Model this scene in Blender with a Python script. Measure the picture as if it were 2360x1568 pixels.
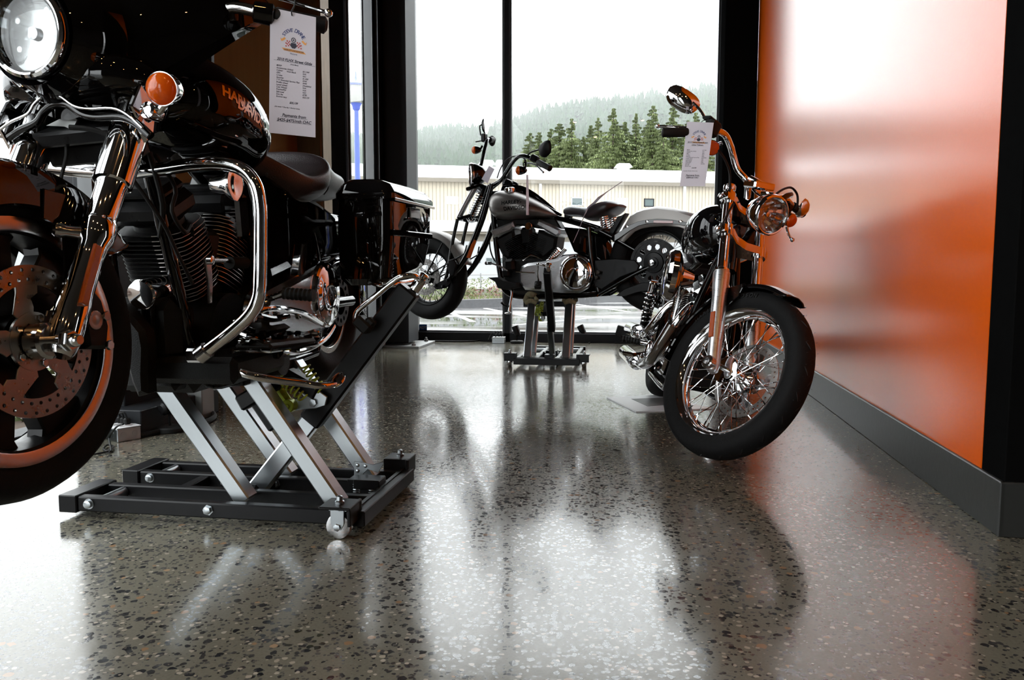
import bpy, bmesh, math, random
from mathutils import Vector, Matrix, noise
from math import sin, cos, pi, radians, atan2, sqrt
for o in list(bpy.data.objects): bpy.data.objects.remove(o)
SC = bpy.context.scene; COL = SC.collection
# ------------------------------------------------------------------ camera, sky, exposure
F, CX, CY, HOR, CH = 1835.0, 1180.0, 784.0, 617.0, 0.75
PITCH, YAW = math.atan((CY-HOR)/F), radians(9.12)
cd = bpy.data.cameras.new('camera'); cam = bpy.data.objects.new('camera', cd); COL.objects.link(cam)
cam.location = (0, 0, CH); cam.rotation_euler = (pi/2-PITCH, 0, YAW)
cd.sensor_width = 36; cd.lens = 36*F/2360; cd.clip_start = .05; cd.clip_end = 2000
cd.dof.use_dof = False
SC.camera = cam
w = bpy.data.worlds.new('overcast_sky'); SC.world = w; w.use_nodes = True
bg = w.node_tree.nodes['Background']; bg.inputs[0].default_value = (.955, .975, 1, 1); bg.inputs[1].default_value = 5.6
SC.view_settings.view_transform = 'Standard'; SC.view_settings.look = 'None'
SC.view_settings.exposure = 0.0; SC.view_settings.gamma = 1; SC.view_settings.use_curve_mapping = False
CF = Vector((-sin(YAW)*cos(PITCH), cos(YAW)*cos(PITCH), -sin(PITCH)))
CR = Vector((cos(YAW), sin(YAW), 0)); CU = CR.cross(CF); CO = Vector((0, 0, CH))
def ray(px, py): return CF+CR*((px-CX)/F)-CU*((py-CY)/F)
def onY(px, py, Y): d = ray(px, py); return CO+d*(Y/d.y)
def onX(px, py, X): d = ray(px, py); return CO+d*(X/d.x)
def onZ(px, py, Z=0.0): d = ray(px, py); return CO+d*((Z-CH)/d.z)

# ------------------------------------------------------------------ materials
def mat(name, col, rough=.5, metal=0.0, coat=0.0, spec=.5, coat_rough=.03, **k):
    m = bpy.data.materials.new(name); m.use_nodes = True
    p = m.node_tree.nodes['Principled BSDF']
    p.inputs['Base Color'].default_value = (*col, 1); p.inputs['Roughness'].default_value = rough
    p.inputs['Metallic'].default_value = metal; p.inputs['Coat Weight'].default_value = coat
    p.inputs['Coat Roughness'].default_value = coat_rough; p.inputs['Specular IOR Level'].default_value = spec
    return m
def nz(m, scale=20, amt=.3, bump=0.0, detail=4, stretch=(1,1,1), rough=0):
    """procedural variation of the base colour, gloss and relief"""
    nt = m.node_tree; N = nt.nodes; L = nt.links; p = N['Principled BSDF']
    tc = N.new('ShaderNodeTexCoord'); mp = N.new('ShaderNodeMapping'); mp.inputs['Scale'].default_value = stretch
    L.new(tc.outputs['Object'], mp.inputs[0])
    t = N.new('ShaderNodeTexNoise'); t.inputs['Scale'].default_value = scale; t.inputs['Detail'].default_value = detail
    L.new(mp.outputs[0], t.inputs['Vector'])
    if amt:
        c = p.inputs['Base Color'].default_value[:]
        r = N.new('ShaderNodeMix'); r.data_type = 'RGBA'
        r.inputs['A'].default_value = tuple(min(1, v*(1-amt)) for v in c[:3])+(1,)
        r.inputs['B'].default_value = tuple(min(1, v*(1+amt)) for v in c[:3])+(1,)
        L.new(t.outputs[0], r.inputs['Factor']); L.new(r.outputs['Result'], p.inputs['Base Color'])
    if rough:
        b = p.inputs['Roughness'].default_value
        mr = N.new('ShaderNodeMapRange'); mr.inputs['To Min'].default_value = max(0, b-rough); mr.inputs['To Max'].default_value = b+rough
        mr.inputs['From Min'].default_value = .3; mr.inputs['From Max'].default_value = .7
        L.new(t.outputs[0], mr.inputs['Value']); L.new(mr.outputs[0], p.inputs['Roughness'])
    if bump:
        b = N.new('ShaderNodeBump'); b.inputs['Strength'].default_value = bump; b.inputs['Distance'].default_value = .01
        L.new(t.outputs[0], b.inputs['Height']); L.new(b.outputs[0], p.inputs['Normal'])
    return m
M = {}
M['gloss'] = nz(mat('black_gloss_paint', (.003, .003, .0035), .4, 0, 1, spec=0, coat_rough=.015), 3, .2)
M['black'] = nz(mat('black_satin_metal', (0.006, 0.006, 0.0066), .35, spec=.18), 30, .3, rough=.08)
M['wrinkle'] = nz(mat('black_wrinkle_coating', (0.0048, 0.0048, 0.0048), .45, spec=0.22), 400, .2, .25)
M['plastic'] = nz(mat('black_plastic', (0.0072, 0.0072, 0.0078), .4), 60, .2)
M['chrome'] = nz(mat('chrome', (.80, .80, .81), .045, 1), 8, .03)
M['chrome2'] = nz(mat('worn_chrome', (.62, .62, .63), .14, 1), 12, .06)
M['alu'] = nz(mat('brushed_aluminium', (.66, .67, .69), .32, 1), 30, .12, .05, stretch=(1, 1, 12), rough=.06)
M['zinc'] = nz(mat('zinc_plated_steel', (.44, .47, .49), .30, 1), 5, .06)
M['zinc2'] = nz(mat('galvanised_steel', (.26, .265, .26), .5, .8), 9, .25, .05, stretch=(1, 1, .3), rough=.1)
M['lift'] = nz(mat('lift_black_powder_coat', (.006, .006, .0068), .33, spec=.2), 90, .15)
M['disc'] = nz(mat('brake_disc_steel', (.30, .285, .27), .3, 1), 50, .1, rough=.05)
M['rubber'] = nz(mat('tyre_rubber', (.0065, .0065, .0068), .72, spec=.16), 70, .3, .15)
M['rubber2'] = nz(mat('black_rubber', (0.0072, 0.0072, 0.0072), .55, spec=0.25), 90, .2, .1)
M['leather'] = nz(mat('black_leather', (.020, .015, .017), .38, spec=.6), 260, .2, .18)
M['silver'] = nz(mat('matt_silver_paint', (.21, .198, .188), .36, .65), 300, .06)
M['machined'] = nz(mat('machined_rim', (.55, .54, .53), .22, 1), 60, .08)
M['fins'] = nz(mat('machined_fin_edges', (.45, .42, .40), .3, 1), 60, .1)
M['paper'] = nz(mat('white_paper', (.78, .76, .82), .8), 8, .03)
M['ink'] = nz(mat('black_ink', (.03, .03, .05), .8), 8, .1)
M['inkr'] = nz(mat('red_ink', (.42, .04, .04), .8), 8, .1)
M['inko'] = nz(mat('orange_ink', (.70, .32, .08), .8), 8, .1)
M['inkb'] = nz(mat('navy_ink', (.03, .05, .16), .8), 8, .1)
M['inkg'] = nz(mat('grey_ink', (.4, .4, .44), .8), 8, .1)
M['yellow'] = nz(mat('yellow_green_zinc', (.42, .50, .04), .35, .35), 20, .3)
M['amber'] = nz(mat('amber_lens', (.85, .16, .006), .12, 0, 1), 40, .25, .2)
M['red'] = nz(mat('red_lens', (.30, .01, .005), .15, 0, 1), 40, .2)
M['reflector'] = nz(mat('amber_reflector', (.42, .065, .003), .18, 0, 1), 400, .3, .2)
M['white'] = nz(mat('white_plastic', (.75, .76, .78), .35), 8, .04)
M['towel'] = nz(mat('brown_towelling', (.22, .20, .12), .9), 60, .5, .4)
M['fuzz'] = nz(mat('dust_fluff', (.10, .09, .09), .95), 60, .3)
M['orange'] = nz(mat('orange_wall_paint', (.70, .100, .0), .20, 0, 0, .5), 55, .03, .025, 3)
M['wallblk'] = nz(mat('black_wall_paint', (.004, .004, .004), .9, spec=.0), 30, .2)
M['base'] = nz(mat('dark_skirting', (0.027, 0.0282, 0.027), .42, spec=0.3), 40, .1, .05)
M['frame'] = nz(mat('dark_window_aluminium', (0.018, 0.0198, 0.0228), .5, 0, spec=.18), 14, .15, stretch=(1, 1, .1))
M['framel'] = nz(mat('anodised_window_bead', (0.0768, 0.0792, 0.0816), .35, .5), 14, .1)
M['bronze'] = nz(mat('bronze_aluminium_post', (.10, .060, .028), .42, .7), 40, .35, .1, stretch=(1, 1, .15))
M['brown'] = nz(mat('brown_panel', (.125, .068, .027), .8, spec=.0), 10, .12, stretch=(1, 2, .05))
M['ceil'] = nz(mat('dark_ceiling', (.05, .045, .04), .9), 4, .1)
M['rear'] = nz(mat('showroom_wall', (.06, .055, .05), .8), 4, .15)
M['blue'] = nz(mat('blue_lamp_paint', (.012, .05, .42), .35), 10, .1)
M['bluesign'] = nz(mat('blue_sticker', (.01, .09, .35), .4), 10, .1)
M['siding'] = nz(mat('cream_metal_siding', (0.3381, 0.294, 0.2278), .55), 6, .05)
M['groove'] = nz(mat('siding_groove', (0.189, 0.1645, 0.126), .6), 6, .05)
M['roofw'] = nz(mat('white_metal_roof', (.80, .82, .84), .5), 3, .03)
M['bwhite'] = nz(mat('white_render', (0.322, 0.329, 0.343), .7), 3, .05)
M['tan'] = nz(mat('tan_siding', (0.14, 0.1225, 0.098), .7), 3, .1)
M['dkglass'] = nz(mat('dark_window_glass', (.03, .05, .05), .1), 3, .1)
M['kerb'] = nz(mat('concrete_kerb', (0.07, 0.07, 0.0735), .8), 14, .25, .3)
M['sidewalk'] = nz(mat('pale_concrete', (0.196, 0.189, 0.168), .85), 14, .2, .3)
M['line'] = nz(mat('white_road_paint', (0.434, 0.434, 0.42), .5), 14, .15)
M['grass'] = nz(mat('grass', (0.105, 0.14, 0.035), .9), 3, .6, .5)
M['soil'] = nz(mat('planting_soil', (0.084, 0.0595, 0.042), .95), 6, .4, .5)
M['leaf'] = nz(mat('shrub_leaves', (0.084, 0.1085, 0.035), .7), 1.5, .5)
M['leaf2'] = nz(mat('red_shrub_leaves', (0.175, 0.077, 0.056), .7), 1.5, .5)
M['needle'] = nz(mat('conifer_needles', (0.2202, 0.2704, 0.1076), .8), .35, .5)
M['needle2'] = nz(mat('pale_tree_leaves', (0.098, 0.119, 0.049), .8), .35, .4)
M['bark'] = nz(mat('bark', (0.063, 0.049, 0.035), .9), 3, .3)
M['hill'] = nz(mat('hillside_forest_floor', (0.063, 0.077, 0.049), .95), .03, .45)
M['forest'] = nz(mat('distant_forest', (0.042, 0.07, 0.0385), .95), .02, .5)
M['lampglass'] = nz(mat('frosted_lamp_glass', (.22, .22, .20), .4), 3, .05)
M['bulb'] = mat('warm_lamp', (1, .6, .3)); _p = M['bulb'].node_tree.nodes['Principled BSDF']
_p.inputs['Emission Color'].default_value = (1, .50, .18, 1); _p.inputs['Emission Strength'].default_value = 260
def translucent(m, col, f):
    nt = m.node_tree; N = nt.nodes; L = nt.links; t = N.new('ShaderNodeBsdfTranslucent'); t.inputs[0].default_value = (*col, 1)
    x = N.new('ShaderNodeMixShader'); x.inputs[0].default_value = f; L.new(N['Principled BSDF'].outputs[0], x.inputs[1]); L.new(t.outputs[0], x.inputs[2]); L.new(x.outputs[0], N['Material Output'].inputs[0])
translucent(M['amber'], (1, .22, .006), .45); translucent(M['paper'], (.80, .78, .82), .45)
M['bowl'] = nz(mat('lamp_reflector', (.30, .30, .31), .06, 1), 8, .03)
def mk_glass(name, col, refl=1.0):
    m = bpy.data.materials.new(name); m.use_nodes = True; nt = m.node_tree; N = nt.nodes; N.remove(N['Principled BSDF'])
    t = N.new('ShaderNodeBsdfTransparent'); t.inputs[0].default_value = (*col, 1)
    g = N.new('ShaderNodeBsdfGlossy'); g.inputs['Roughness'].default_value = .0
    fr = N.new('ShaderNodeFresnel'); fr.inputs[0].default_value = 1.45
    mu = N.new('ShaderNodeMath'); mu.operation = 'MULTIPLY'; mu.inputs[1].default_value = refl
    mx = N.new('ShaderNodeMixShader'); L = nt.links
    ge = N.new('ShaderNodeNewGeometry'); iv = N.new('ShaderNodeMath'); iv.operation = 'SUBTRACT'; iv.inputs[0].default_value = refl; L.new(ge.outputs['Backfacing'], iv.inputs[1]); iv.use_clamp = True; L.new(iv.outputs[0], mu.inputs[1])
    L.new(fr.outputs[0], mu.inputs[0]); L.new(mu.outputs[0], mx.inputs[0]); L.new(t.outputs[0], mx.inputs[1]); L.new(g.outputs[0], mx.inputs[2])
    L.new(mx.outputs[0], N['Material Output'].inputs[0]); return m
M['glass'] = mk_glass('window_glass', (.97, .985, .98))
M['lens'] = mk_glass('clear_lens', (.93, .95, .95), 1.6)
def mk_floor():
    m = bpy.data.materials.new('polished_concrete_with_exposed_stones'); m.use_nodes = True; nt = m.node_tree; N = nt.nodes; L = nt.links
    p = N['Principled BSDF']; tc = N.new('ShaderNodeTexCoord')
    nd = N.new('ShaderNodeTexNoise'); nd.inputs['Scale'].default_value = 60; L.new(tc.outputs['Object'], nd.inputs['Vector'])
    wv = N.new('ShaderNodeMix'); wv.data_type = 'VECTOR'; wv.inputs['Factor'].default_value = .010
    L.new(tc.outputs['Object'], wv.inputs['A']); L.new(nd.outputs['Color'], wv.inputs['B'])
    def stones(scale, keep, size, seed):
        mp = N.new('ShaderNodeMapping'); mp.inputs['Location'].default_value = (seed, seed*1.7, 0); mp.inputs['Rotation'].default_value = (0, 0, seed)
        mp.inputs['Scale'].default_value = (1, 1, 1)
        L.new(wv.outputs['Result'], mp.inputs[0])
        v = N.new('ShaderNodeTexVoronoi'); v.inputs['Scale'].default_value = scale; v.inputs['Randomness'].default_value = .95; L.new(mp.outputs[0], v.inputs['Vector'])
        sp = N.new('ShaderNodeSeparateColor'); L.new(v.outputs['Color'], sp.inputs[0])
        k = N.new('ShaderNodeMath'); k.operation = 'LESS_THAN'; k.inputs[1].default_value = keep; L.new(sp.outputs[0], k.inputs[0])
        s = N.new('ShaderNodeMath'); s.operation = 'MULTIPLY_ADD'; s.inputs[1].default_value = size*.9; s.inputs[2].default_value = size*.35; L.new(sp.outputs[1], s.inputs[0])
        d = N.new('ShaderNodeMath'); d.operation = 'SUBTRACT'; L.new(s.outputs[0], d.inputs[0]); L.new(v.outputs['Distance'], d.inputs[1])
        r = N.new('ShaderNodeMapRange'); r.inputs['From Min'].default_value = 0; r.inputs['From Max'].default_value = .06; L.new(d.outputs[0], r.inputs['Value'])
        o = N.new('ShaderNodeMath'); o.operation = 'MULTIPLY'; L.new(r.outputs[0], o.inputs[0]); L.new(k.outputs[0], o.inputs[1])
        return o.outputs[0], sp.outputs[2]
    n1 = N.new('ShaderNodeTexNoise'); n1.inputs['Scale'].default_value = 1.3; n1.inputs['Detail'].default_value = 6; L.new(tc.outputs['Object'], n1.inputs['Vector'])
    n2 = N.new('ShaderNodeTexNoise'); n2.inputs['Scale'].default_value = 160; n2.inputs['Detail'].default_value = 5; L.new(tc.outputs['Object'], n2.inputs['Vector'])
    c = N.new('ShaderNodeMix'); c.data_type = 'RGBA'; c.inputs['A'].default_value = (.125, .117, .087, 1); c.inputs['B'].default_value = (.205, .194, .152, 1); L.new(n2.outputs[0], c.inputs['Factor'])
    c2 = N.new('ShaderNodeMix'); c2.data_type = 'RGBA'; c2.blend_type = 'MULTIPLY'; c2.inputs['Factor'].default_value = .35; L.new(c.outputs['Result'], c2.inputs['A'])
    L.new(n1.outputs[0], c2.inputs['B'])
    prev = c2.outputs['Result']; fs_ = []
    for sc_, keep, size, seed, A, B in ((62, .40, .52, 3.1, (.012, .014, .018), (.06, .058, .055)), (105, .45, .50, 7.7, (.022, .024, .028), (.09, .085, .075)),
                                  (75, .22, .40, 5.3, (.26, .22, .17), (.40, .36, .30)), (48, .07, .42, 9.2, (.22, .13, .07), (.30, .20, .12))):
        f, rc = stones(sc_, keep, size, seed); fs_.append(f)
        cc = N.new('ShaderNodeMix'); cc.data_type = 'RGBA'; cc.inputs['A'].default_value = (*A, 1); cc.inputs['B'].default_value = (*B, 1); L.new(rc, cc.inputs['Factor'])
        x = N.new('ShaderNodeMix'); x.data_type = 'RGBA'; L.new(f, x.inputs['Factor']); L.new(prev, x.inputs['A']); L.new(cc.outputs['Result'], x.inputs['B'])
        prev = x.outputs['Result']
    L.new(prev, p.inputs['Base Color'])
    rr = N.new('ShaderNodeMapRange'); rr.inputs['From Min'].default_value = .3; rr.inputs['From Max'].default_value = .7; rr.inputs['To Min'].default_value = .135; rr.inputs['To Max'].default_value = .20
    L.new(n1.outputs[0], rr.inputs['Value']); pr = rr.outputs[0]
    for f in fs_:
        g = N.new('ShaderNodeMix'); L.new(f, g.inputs['Factor']); L.new(pr, g.inputs['A']); g.inputs['B'].default_value = .085; pr = g.outputs['Result']
    L.new(pr, p.inputs['Roughness'])
    sl = N.new('ShaderNodeMath'); sl.operation = 'MAXIMUM'; L.new(fs_[0], sl.inputs[0]); L.new(fs_[1], sl.inputs[1])
    sm = N.new('ShaderNodeMapRange'); sm.inputs['To Min'].default_value = .58; sm.inputs['To Max'].default_value = .78; L.new(sl.outputs[0], sm.inputs['Value']); L.new(sm.outputs[0], p.inputs['Specular IOR Level'])
    n3 = N.new('ShaderNodeTexNoise'); n3.inputs['Scale'].default_value = 35; n3.inputs['Detail'].default_value = 3; L.new(tc.outputs['Object'], n3.inputs['Vector'])
    b = N.new('ShaderNodeBump'); b.inputs['Strength'].default_value = .05; b.inputs['Distance'].default_value = .004
    L.new(n3.outputs[0], b.inputs['Height']); L.new(b.outputs[0], p.inputs['Normal'])
    return m
M['floor'] = mk_floor()
def mk_wet():
    m = mat('wet_asphalt', (.14, .14, .145), .3); nt = m.node_tree; N = nt.nodes; L = nt.links; p = N['Principled BSDF']
    tc = N.new('ShaderNodeTexCoord'); mp = N.new('ShaderNodeMapping'); mp.inputs['Scale'].default_value = (.35, 1.1, 1); L.new(tc.outputs['Object'], mp.inputs[0])
    t = N.new('ShaderNodeTexNoise'); t.inputs['Scale'].default_value = .8; t.inputs['Detail'].default_value = 6; L.new(mp.outputs[0], t.inputs['Vector'])
    r = N.new('ShaderNodeMapRange'); r.inputs['From Min'].default_value = .40; r.inputs['From Max'].default_value = .60; r.inputs['To Min'].default_value = .03; r.inputs['To Max'].default_value = .35
    L.new(t.outputs[0], r.inputs['Value']); L.new(r.outputs[0], p.inputs['Roughness'])
    c = N.new('ShaderNodeMapRange'); c.data_type = 'FLOAT_VECTOR'
    c.inputs[7].default_value = (.40,)*3; c.inputs[8].default_value = (.60,)*3; c.inputs[9].default_value = (.035, .035, .038); c.inputs[10].default_value = (.085, .08, .08)
    L.new(t.outputs[0], c.inputs[6]); L.new(c.outputs[1], p.inputs['Base Color'])
    p.inputs['Specular IOR Level'].default_value = .7
    return m
M['wet'] = mk_wet()

# ------------------------------------------------------------------ mesh helpers
def V(*a): return Vector(a)
class MB:
    def __init__(s): s.v = []; s.f = []; s.m = []; s.mi = 0; s.mats = []
    def use(s, mk):
        if mk not in s.mats: s.mats.append(mk)
        s.mi = s.mats.index(mk); return s
    def add(s, vs, fs):
        b = len(s.v); s.v += [Vector(v) for v in vs]
        for f in fs: s.f.append([i+b for i in f]); s.m.append(s.mi)
        return s
    def box(s, c, d, R=None, bev=0):
        c = Vector(c); hx, hy, hz = d[0]/2, d[1]/2, d[2]/2
        if bev:
            bev = min(bev, hx*.9, hy*.9, hz*.9); vs = []; idx = {}
            for sx in (-1, 1):
                for sy in (-1, 1):
                    for sz in (-1, 1):
                        for a in range(3):
                            q = [hx-bev, hy-bev, hz-bev]; q[a] += bev
                            idx[(sx, sy, sz, a)] = len(vs); vs.append(Vector((q[0]*sx, q[1]*sy, q[2]*sz)))
            fs = []
            for a in range(3):
                b_, c_ = (a+1) % 3, (a+2) % 3
                for sg in (-1, 1):
                    f = []
                    for p_, q_ in ((-1, -1), (1, -1), (1, 1), (-1, 1)):
                        k = [0, 0, 0]; k[a] = sg; k[b_] = p_; k[c_] = q_; f.append(idx[(*k, a)])
                    fs.append(f if sg > 0 else f[::-1])
                for p_ in (-1, 1):
                    for q_ in (-1, 1):
                        k = [0, 0, 0]; k[b_] = p_; k[c_] = q_; k0 = k[:]; k1 = k[:]; k0[a] = -1; k1[a] = 1
                        f = [idx[(*k0, b_)], idx[(*k1, b_)], idx[(*k1, c_)], idx[(*k0, c_)]]
                        fs.append(f if p_*q_ > 0 else f[::-1])
            for sx in (-1, 1):
                for sy in (-1, 1):
                    for sz in (-1, 1):
                        f = [idx[(sx, sy, sz, a)] for a in range(3)]; fs.append(f if sx*sy*sz > 0 else f[::-1])
        else:
            vs = [Vector((x*hx, y*hy, z*hz)) for x in (-1, 1) for y in (-1, 1) for z in (-1, 1)]
            fs = [(0, 1, 3, 2), (4, 6, 7, 5), (0, 4, 5, 1), (2, 3, 7, 6), (0, 2, 6, 4), (1, 5, 7, 3)]
        if R is not None: vs = [R @ v for v in vs]
        return s.add([v+c for v in vs], fs)
    def bar(s, a, b, wd, ht, up=(0, 0, 1), bev=.002):
        a = Vector(a); b = Vector(b); z = (b-a).normalized(); y = Vector(up).cross(z)
        if y.length < 1e-4: y = Vector((1, 0, 0)).cross(z)
        y.normalize(); x = y.cross(z); R = Matrix((x, y, z)).transposed()   # width along y, height along x
        return s.box((a+b)/2, (ht, wd, (b-a).length), R, bev)
    def ring(s, c, ax, r, seg, e=None, ry=None):
        ax = Vector(ax).normalized()
        if e is None: e = ax.orthogonal().normalized()
        g = ax.cross(e); ry = r if ry is None else ry
        return [Vector(c)+e*(r*cos(2*pi*i/seg))+g*(ry*sin(2*pi*i/seg)) for i in range(seg)]
    def skin(s, rings, cap=(1, 1), closed=False):
        n = len(rings[0]); vs = [v for r in rings for v in r]; fs = []
        R = len(rings)
        for k in range(R if closed else R-1):
            a, b = k*n, ((k+1) % R)*n
            for i in range(n):
                j = (i+1) % n; fs.append((a+i, a+j, b+j, b+i))
        if not closed:
            if cap[0]: fs.append(tuple(range(n))[::-1])
            if cap[1]: fs.append(tuple((R-1)*n+i for i in range(n)))
        return s.add(vs, fs)
    def cyl(s, a, b, r, r2=None, seg=20):
        a = Vector(a); b = Vector(b); d = b-a; e = d.orthogonal().normalized()
        return s.skin([s.ring(a, d, r, seg, e), s.ring(b, d, r if r2 is None else r2, seg, e)])
    def lathe(s, c, ax, prof, seg=40, cap=(1, 1), e=None, closed=False):
        """prof: (offset along ax, radius)"""
        ax = Vector(ax).normalized(); e = ax.orthogonal().normalized() if e is None else e
        return s.skin([s.ring(Vector(c)+ax*o, ax, max(r, 1e-5), seg, e) for o, r in prof], cap, closed)
    def tube(s, pts, r, seg=12, sm=4, closed=False, cap=(1, 1), flat=1.0, up=None):
        P = [Vector(p) for p in pts]
        rr = list(r) if hasattr(r, '__len__') else [r]*len(P)
        if sm > 1 and len(P) > 2:
            Q = []; q = []
            n = len(P); rng = range(n if closed else n-1)
            for i in rng:
                g = lambda k: P[k % n] if closed else P[max(0, min(n-1, k))]
                p0, p1, p2, p3 = g(i-1), g(i), g(i+1), g(i+2); ra, rb = rr[i], rr[(i+1) % n]
                for t in range(sm):
                    u = t/sm
                    Q.append(.5*((2*p1)+(p2-p0)*u+(2*p0-5*p1+4*p2-p3)*u*u+(3*p1-p0-3*p2+p3)*u**3)); q.append(ra+(rb-ra)*u)
            if not closed: Q.append(P[-1]); q.append(rr[-1])
            P, rr = Q, q
        n = len(P); rings = []; e = None
        for i in range(n):
            if closed: t = P[(i+1) % n]-P[i-1]
            else: t = P[min(n-1, i+1)]-P[max(0, i-1)]
            if t.length < 1e-9: t = Vector((0, 0, 1))
            t.normalize()
            if up is not None: e = Vector(up).cross(t); e = e.normalized() if e.length > 1e-4 else t.orthogonal().normalized()
            elif e is None: e = t.orthogonal().normalized()
            else:
                e = e-t*e.dot(t); e = e.normalized() if e.length > 1e-6 else t.orthogonal().normalized()
            rings.append(s.ring(P[i], t, rr[i], seg, e, rr[i]*flat))
        return s.skin(rings, cap, closed)
    def prism(s, pts, th, bev=0):
        """closed outline (list of points on a plane) given a thickness vector, centred"""
        P = [Vector(p) for p in pts]; th = Vector(th); n = len(P)
        if bev:
            c = sum(P, Vector())/n; k = []
            for i in range(n):
                a = (P[i]-P[i-1]); b = (P[(i+1) % n]-P[i])
                nn = th.normalized(); na = a.cross(nn); nb = b.cross(nn); na.normalize(); nb.normalize()
                d = na+nb; d = d/max(.35, d.length_squared/2) if d.length > 1e-4 else na
                k.append(d)
            area = sum((P[i]-c).cross(P[(i+1) % n]-c).dot(th) for i in range(n))
            sg = 1 if area > 0 else -1
            I = [P[i]-k[i]*bev*sg for i in range(n)]; t = th.normalized()*bev
            rings = [[v-th/2 for v in I], [v-th/2+t for v in P], [v+th/2-t for v in P], [v+th/2 for v in I]]
        else: rings = [[v-th/2 for v in P], [v+th/2 for v in P]]
        return s.skin(rings)
    def ell(s, c, d, R=None, seg=20, rg=12, lo=-1, hi=1):
        rings = []
        for i in range(rg+1):
            a = math.asin(lo)+(math.asin(hi)-math.asin(lo))*i/rg
            rings.append([Vector((cos(a)*cos(2*pi*j/seg)*d[0], cos(a)*sin(2*pi*j/seg)*d[1], sin(a)*d[2])) for j in range(seg)])
        rings = [[(R @ v if R else v)+Vector(c) for v in r] for r in rings]
        return s.skin(rings)
    def spring(s, a, b, R, r, turns, seg=6, per=12):
        a = Vector(a); b = Vector(b); d = b-a; e = d.orthogonal().normalized(); g = d.normalized().cross(e)
        n = int(turns*per); P = [a+d*(i/n)+e*R*cos(2*pi*i/per)+g*R*sin(2*pi*i/per) for i in range(n+1)]
        return s.tube(P, r, seg, 1)
    def hexn(s, c, ax, r, h): return s.lathe(c, ax, [(0, r*.93), (.15*h, r), (.85*h, r), (h, r*.9)], 6)
    def mesh(s, name, ang=35):
        me = bpy.data.meshes.new(name); me.from_pydata([tuple(v) for v in s.v], [], s.f)
        for k in s.mats: me.materials.append(M[k])
        me.polygons.foreach_set('material_index', s.m)
        bm = bmesh.new(); bm.from_mesh(me); bmesh.ops.recalc_face_normals(bm, faces=bm.faces); bm.to_mesh(me); bm.free()
        me.polygons.foreach_set('use_smooth', [True]*len(me.polygons))
        me.set_sharp_from_angle(angle=radians(ang)); me.update(); return me
    def obj(s, name, mk=None, parent=None, T=None, ang=35, label=None):
        if mk and not s.mats: s.mats.append(mk)
        if T is not None: s.v = [T @ v for v in s.v]
        o = bpy.data.objects.new(name, s.mesh(name, ang)); COL.objects.link(o)
        if parent: o.parent = parent
        if label: o['label'] = label
        return o
def tag(o, label, cat, group=None, kind=None):
    o['label'] = label; o['category'] = cat
    if group: o['group'] = group
    if kind: o['kind'] = kind
    return o
def empty(name, loc=(0, 0, 0), Mx=None):
    o = bpy.data.objects.new(name, None); COL.objects.link(o); o.empty_display_size = .1
    if Mx is not None: o.matrix_world = Mx
    else: o.location = loc
    return o
def struct(name, mb, mk): o = mb.obj(name, mk); o['kind'] = 'structure'; return o
def copy_tree(o, parent=None, top=True):
    c = o.copy(); COL.objects.link(c)
    if parent: c.parent = parent
    for ch in list(o.children): copy_tree(ch, c, False)
    return c
def text_mesh(mb, txt, T, size, align='CENTER', ext=.0, bold=0.0, space=1.0):
    """letters as geometry added to mb; T places the text plane (x right, y up, z towards the reader)"""
    cu = bpy.data.curves.new('t', 'FONT'); cu.body = txt; cu.size = size; cu.align_x = align; cu.extrude = ext; cu.offset = bold; cu.space_character = space
    cu.resolution_u = 3
    ob = bpy.data.objects.new('t', cu); me = bpy.data.meshes.new_from_object(ob)
    mb.add([T @ v.co for v in me.vertices], [tuple(p.vertices) for p in me.polygons])
    bpy.data.objects.remove(ob); bpy.data.meshes.remove(me); bpy.data.curves.remove(cu)

# ================================================================== the room
WL, WR, YB, HC = -2.30, 1.01, 8.0, 3.7
m = MB(); m.box((2.75, .95, -.05), (10.7, 14.3, .1)); struct('floor', m, 'floor')
m = MB(); m.box((2.75, .95, HC+.05), (10.7, 14.3, .1)); struct('ceiling', m, 'ceil')
m = MB(); m.box((WR+.10, (2.516+7.56)/2, HC/2), (.20, 7.56-2.516, HC)); struct('wall_right', m, 'orange')
m = MB(); m.box((WR+2.0, 2.44, HC/2), (4.0, .15, HC), bev=.003); struct('wall_front', m, 'wallblk')
m = MB(); m.box((.865, 7.83, HC/2), (.29, .54, HC), bev=.004); struct('trim_1', m, 'wallblk')
m = MB(); m.box((3.85, -6.1, HC/2), (8.5, .1, HC)); m.box((-2.45, -6.1, HC/2), (.3, .1, HC)); m.box((-1.35, -6.1, 3.45), (1.9, .1, .5)); m.box((8.05, -1.8, HC/2), (.1, 8.6, HC)); struct('wall_back', m, 'rear')
m = MB(); m.prism([(WR, 2.345, 0), (WR, 7.56, 0), (WR-.014, 7.56, 0), (WR-.014, 2.345, 0)], (0, 0, .001))
m = MB(); m.box((WR-.006, 4.955, .078), (.014, 5.21, .156), bev=.003)
m.box((2.99, 2.357, .078), (3.99, .014, .156), bev=.003); struct('baseboard_right', m, 'base')
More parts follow.
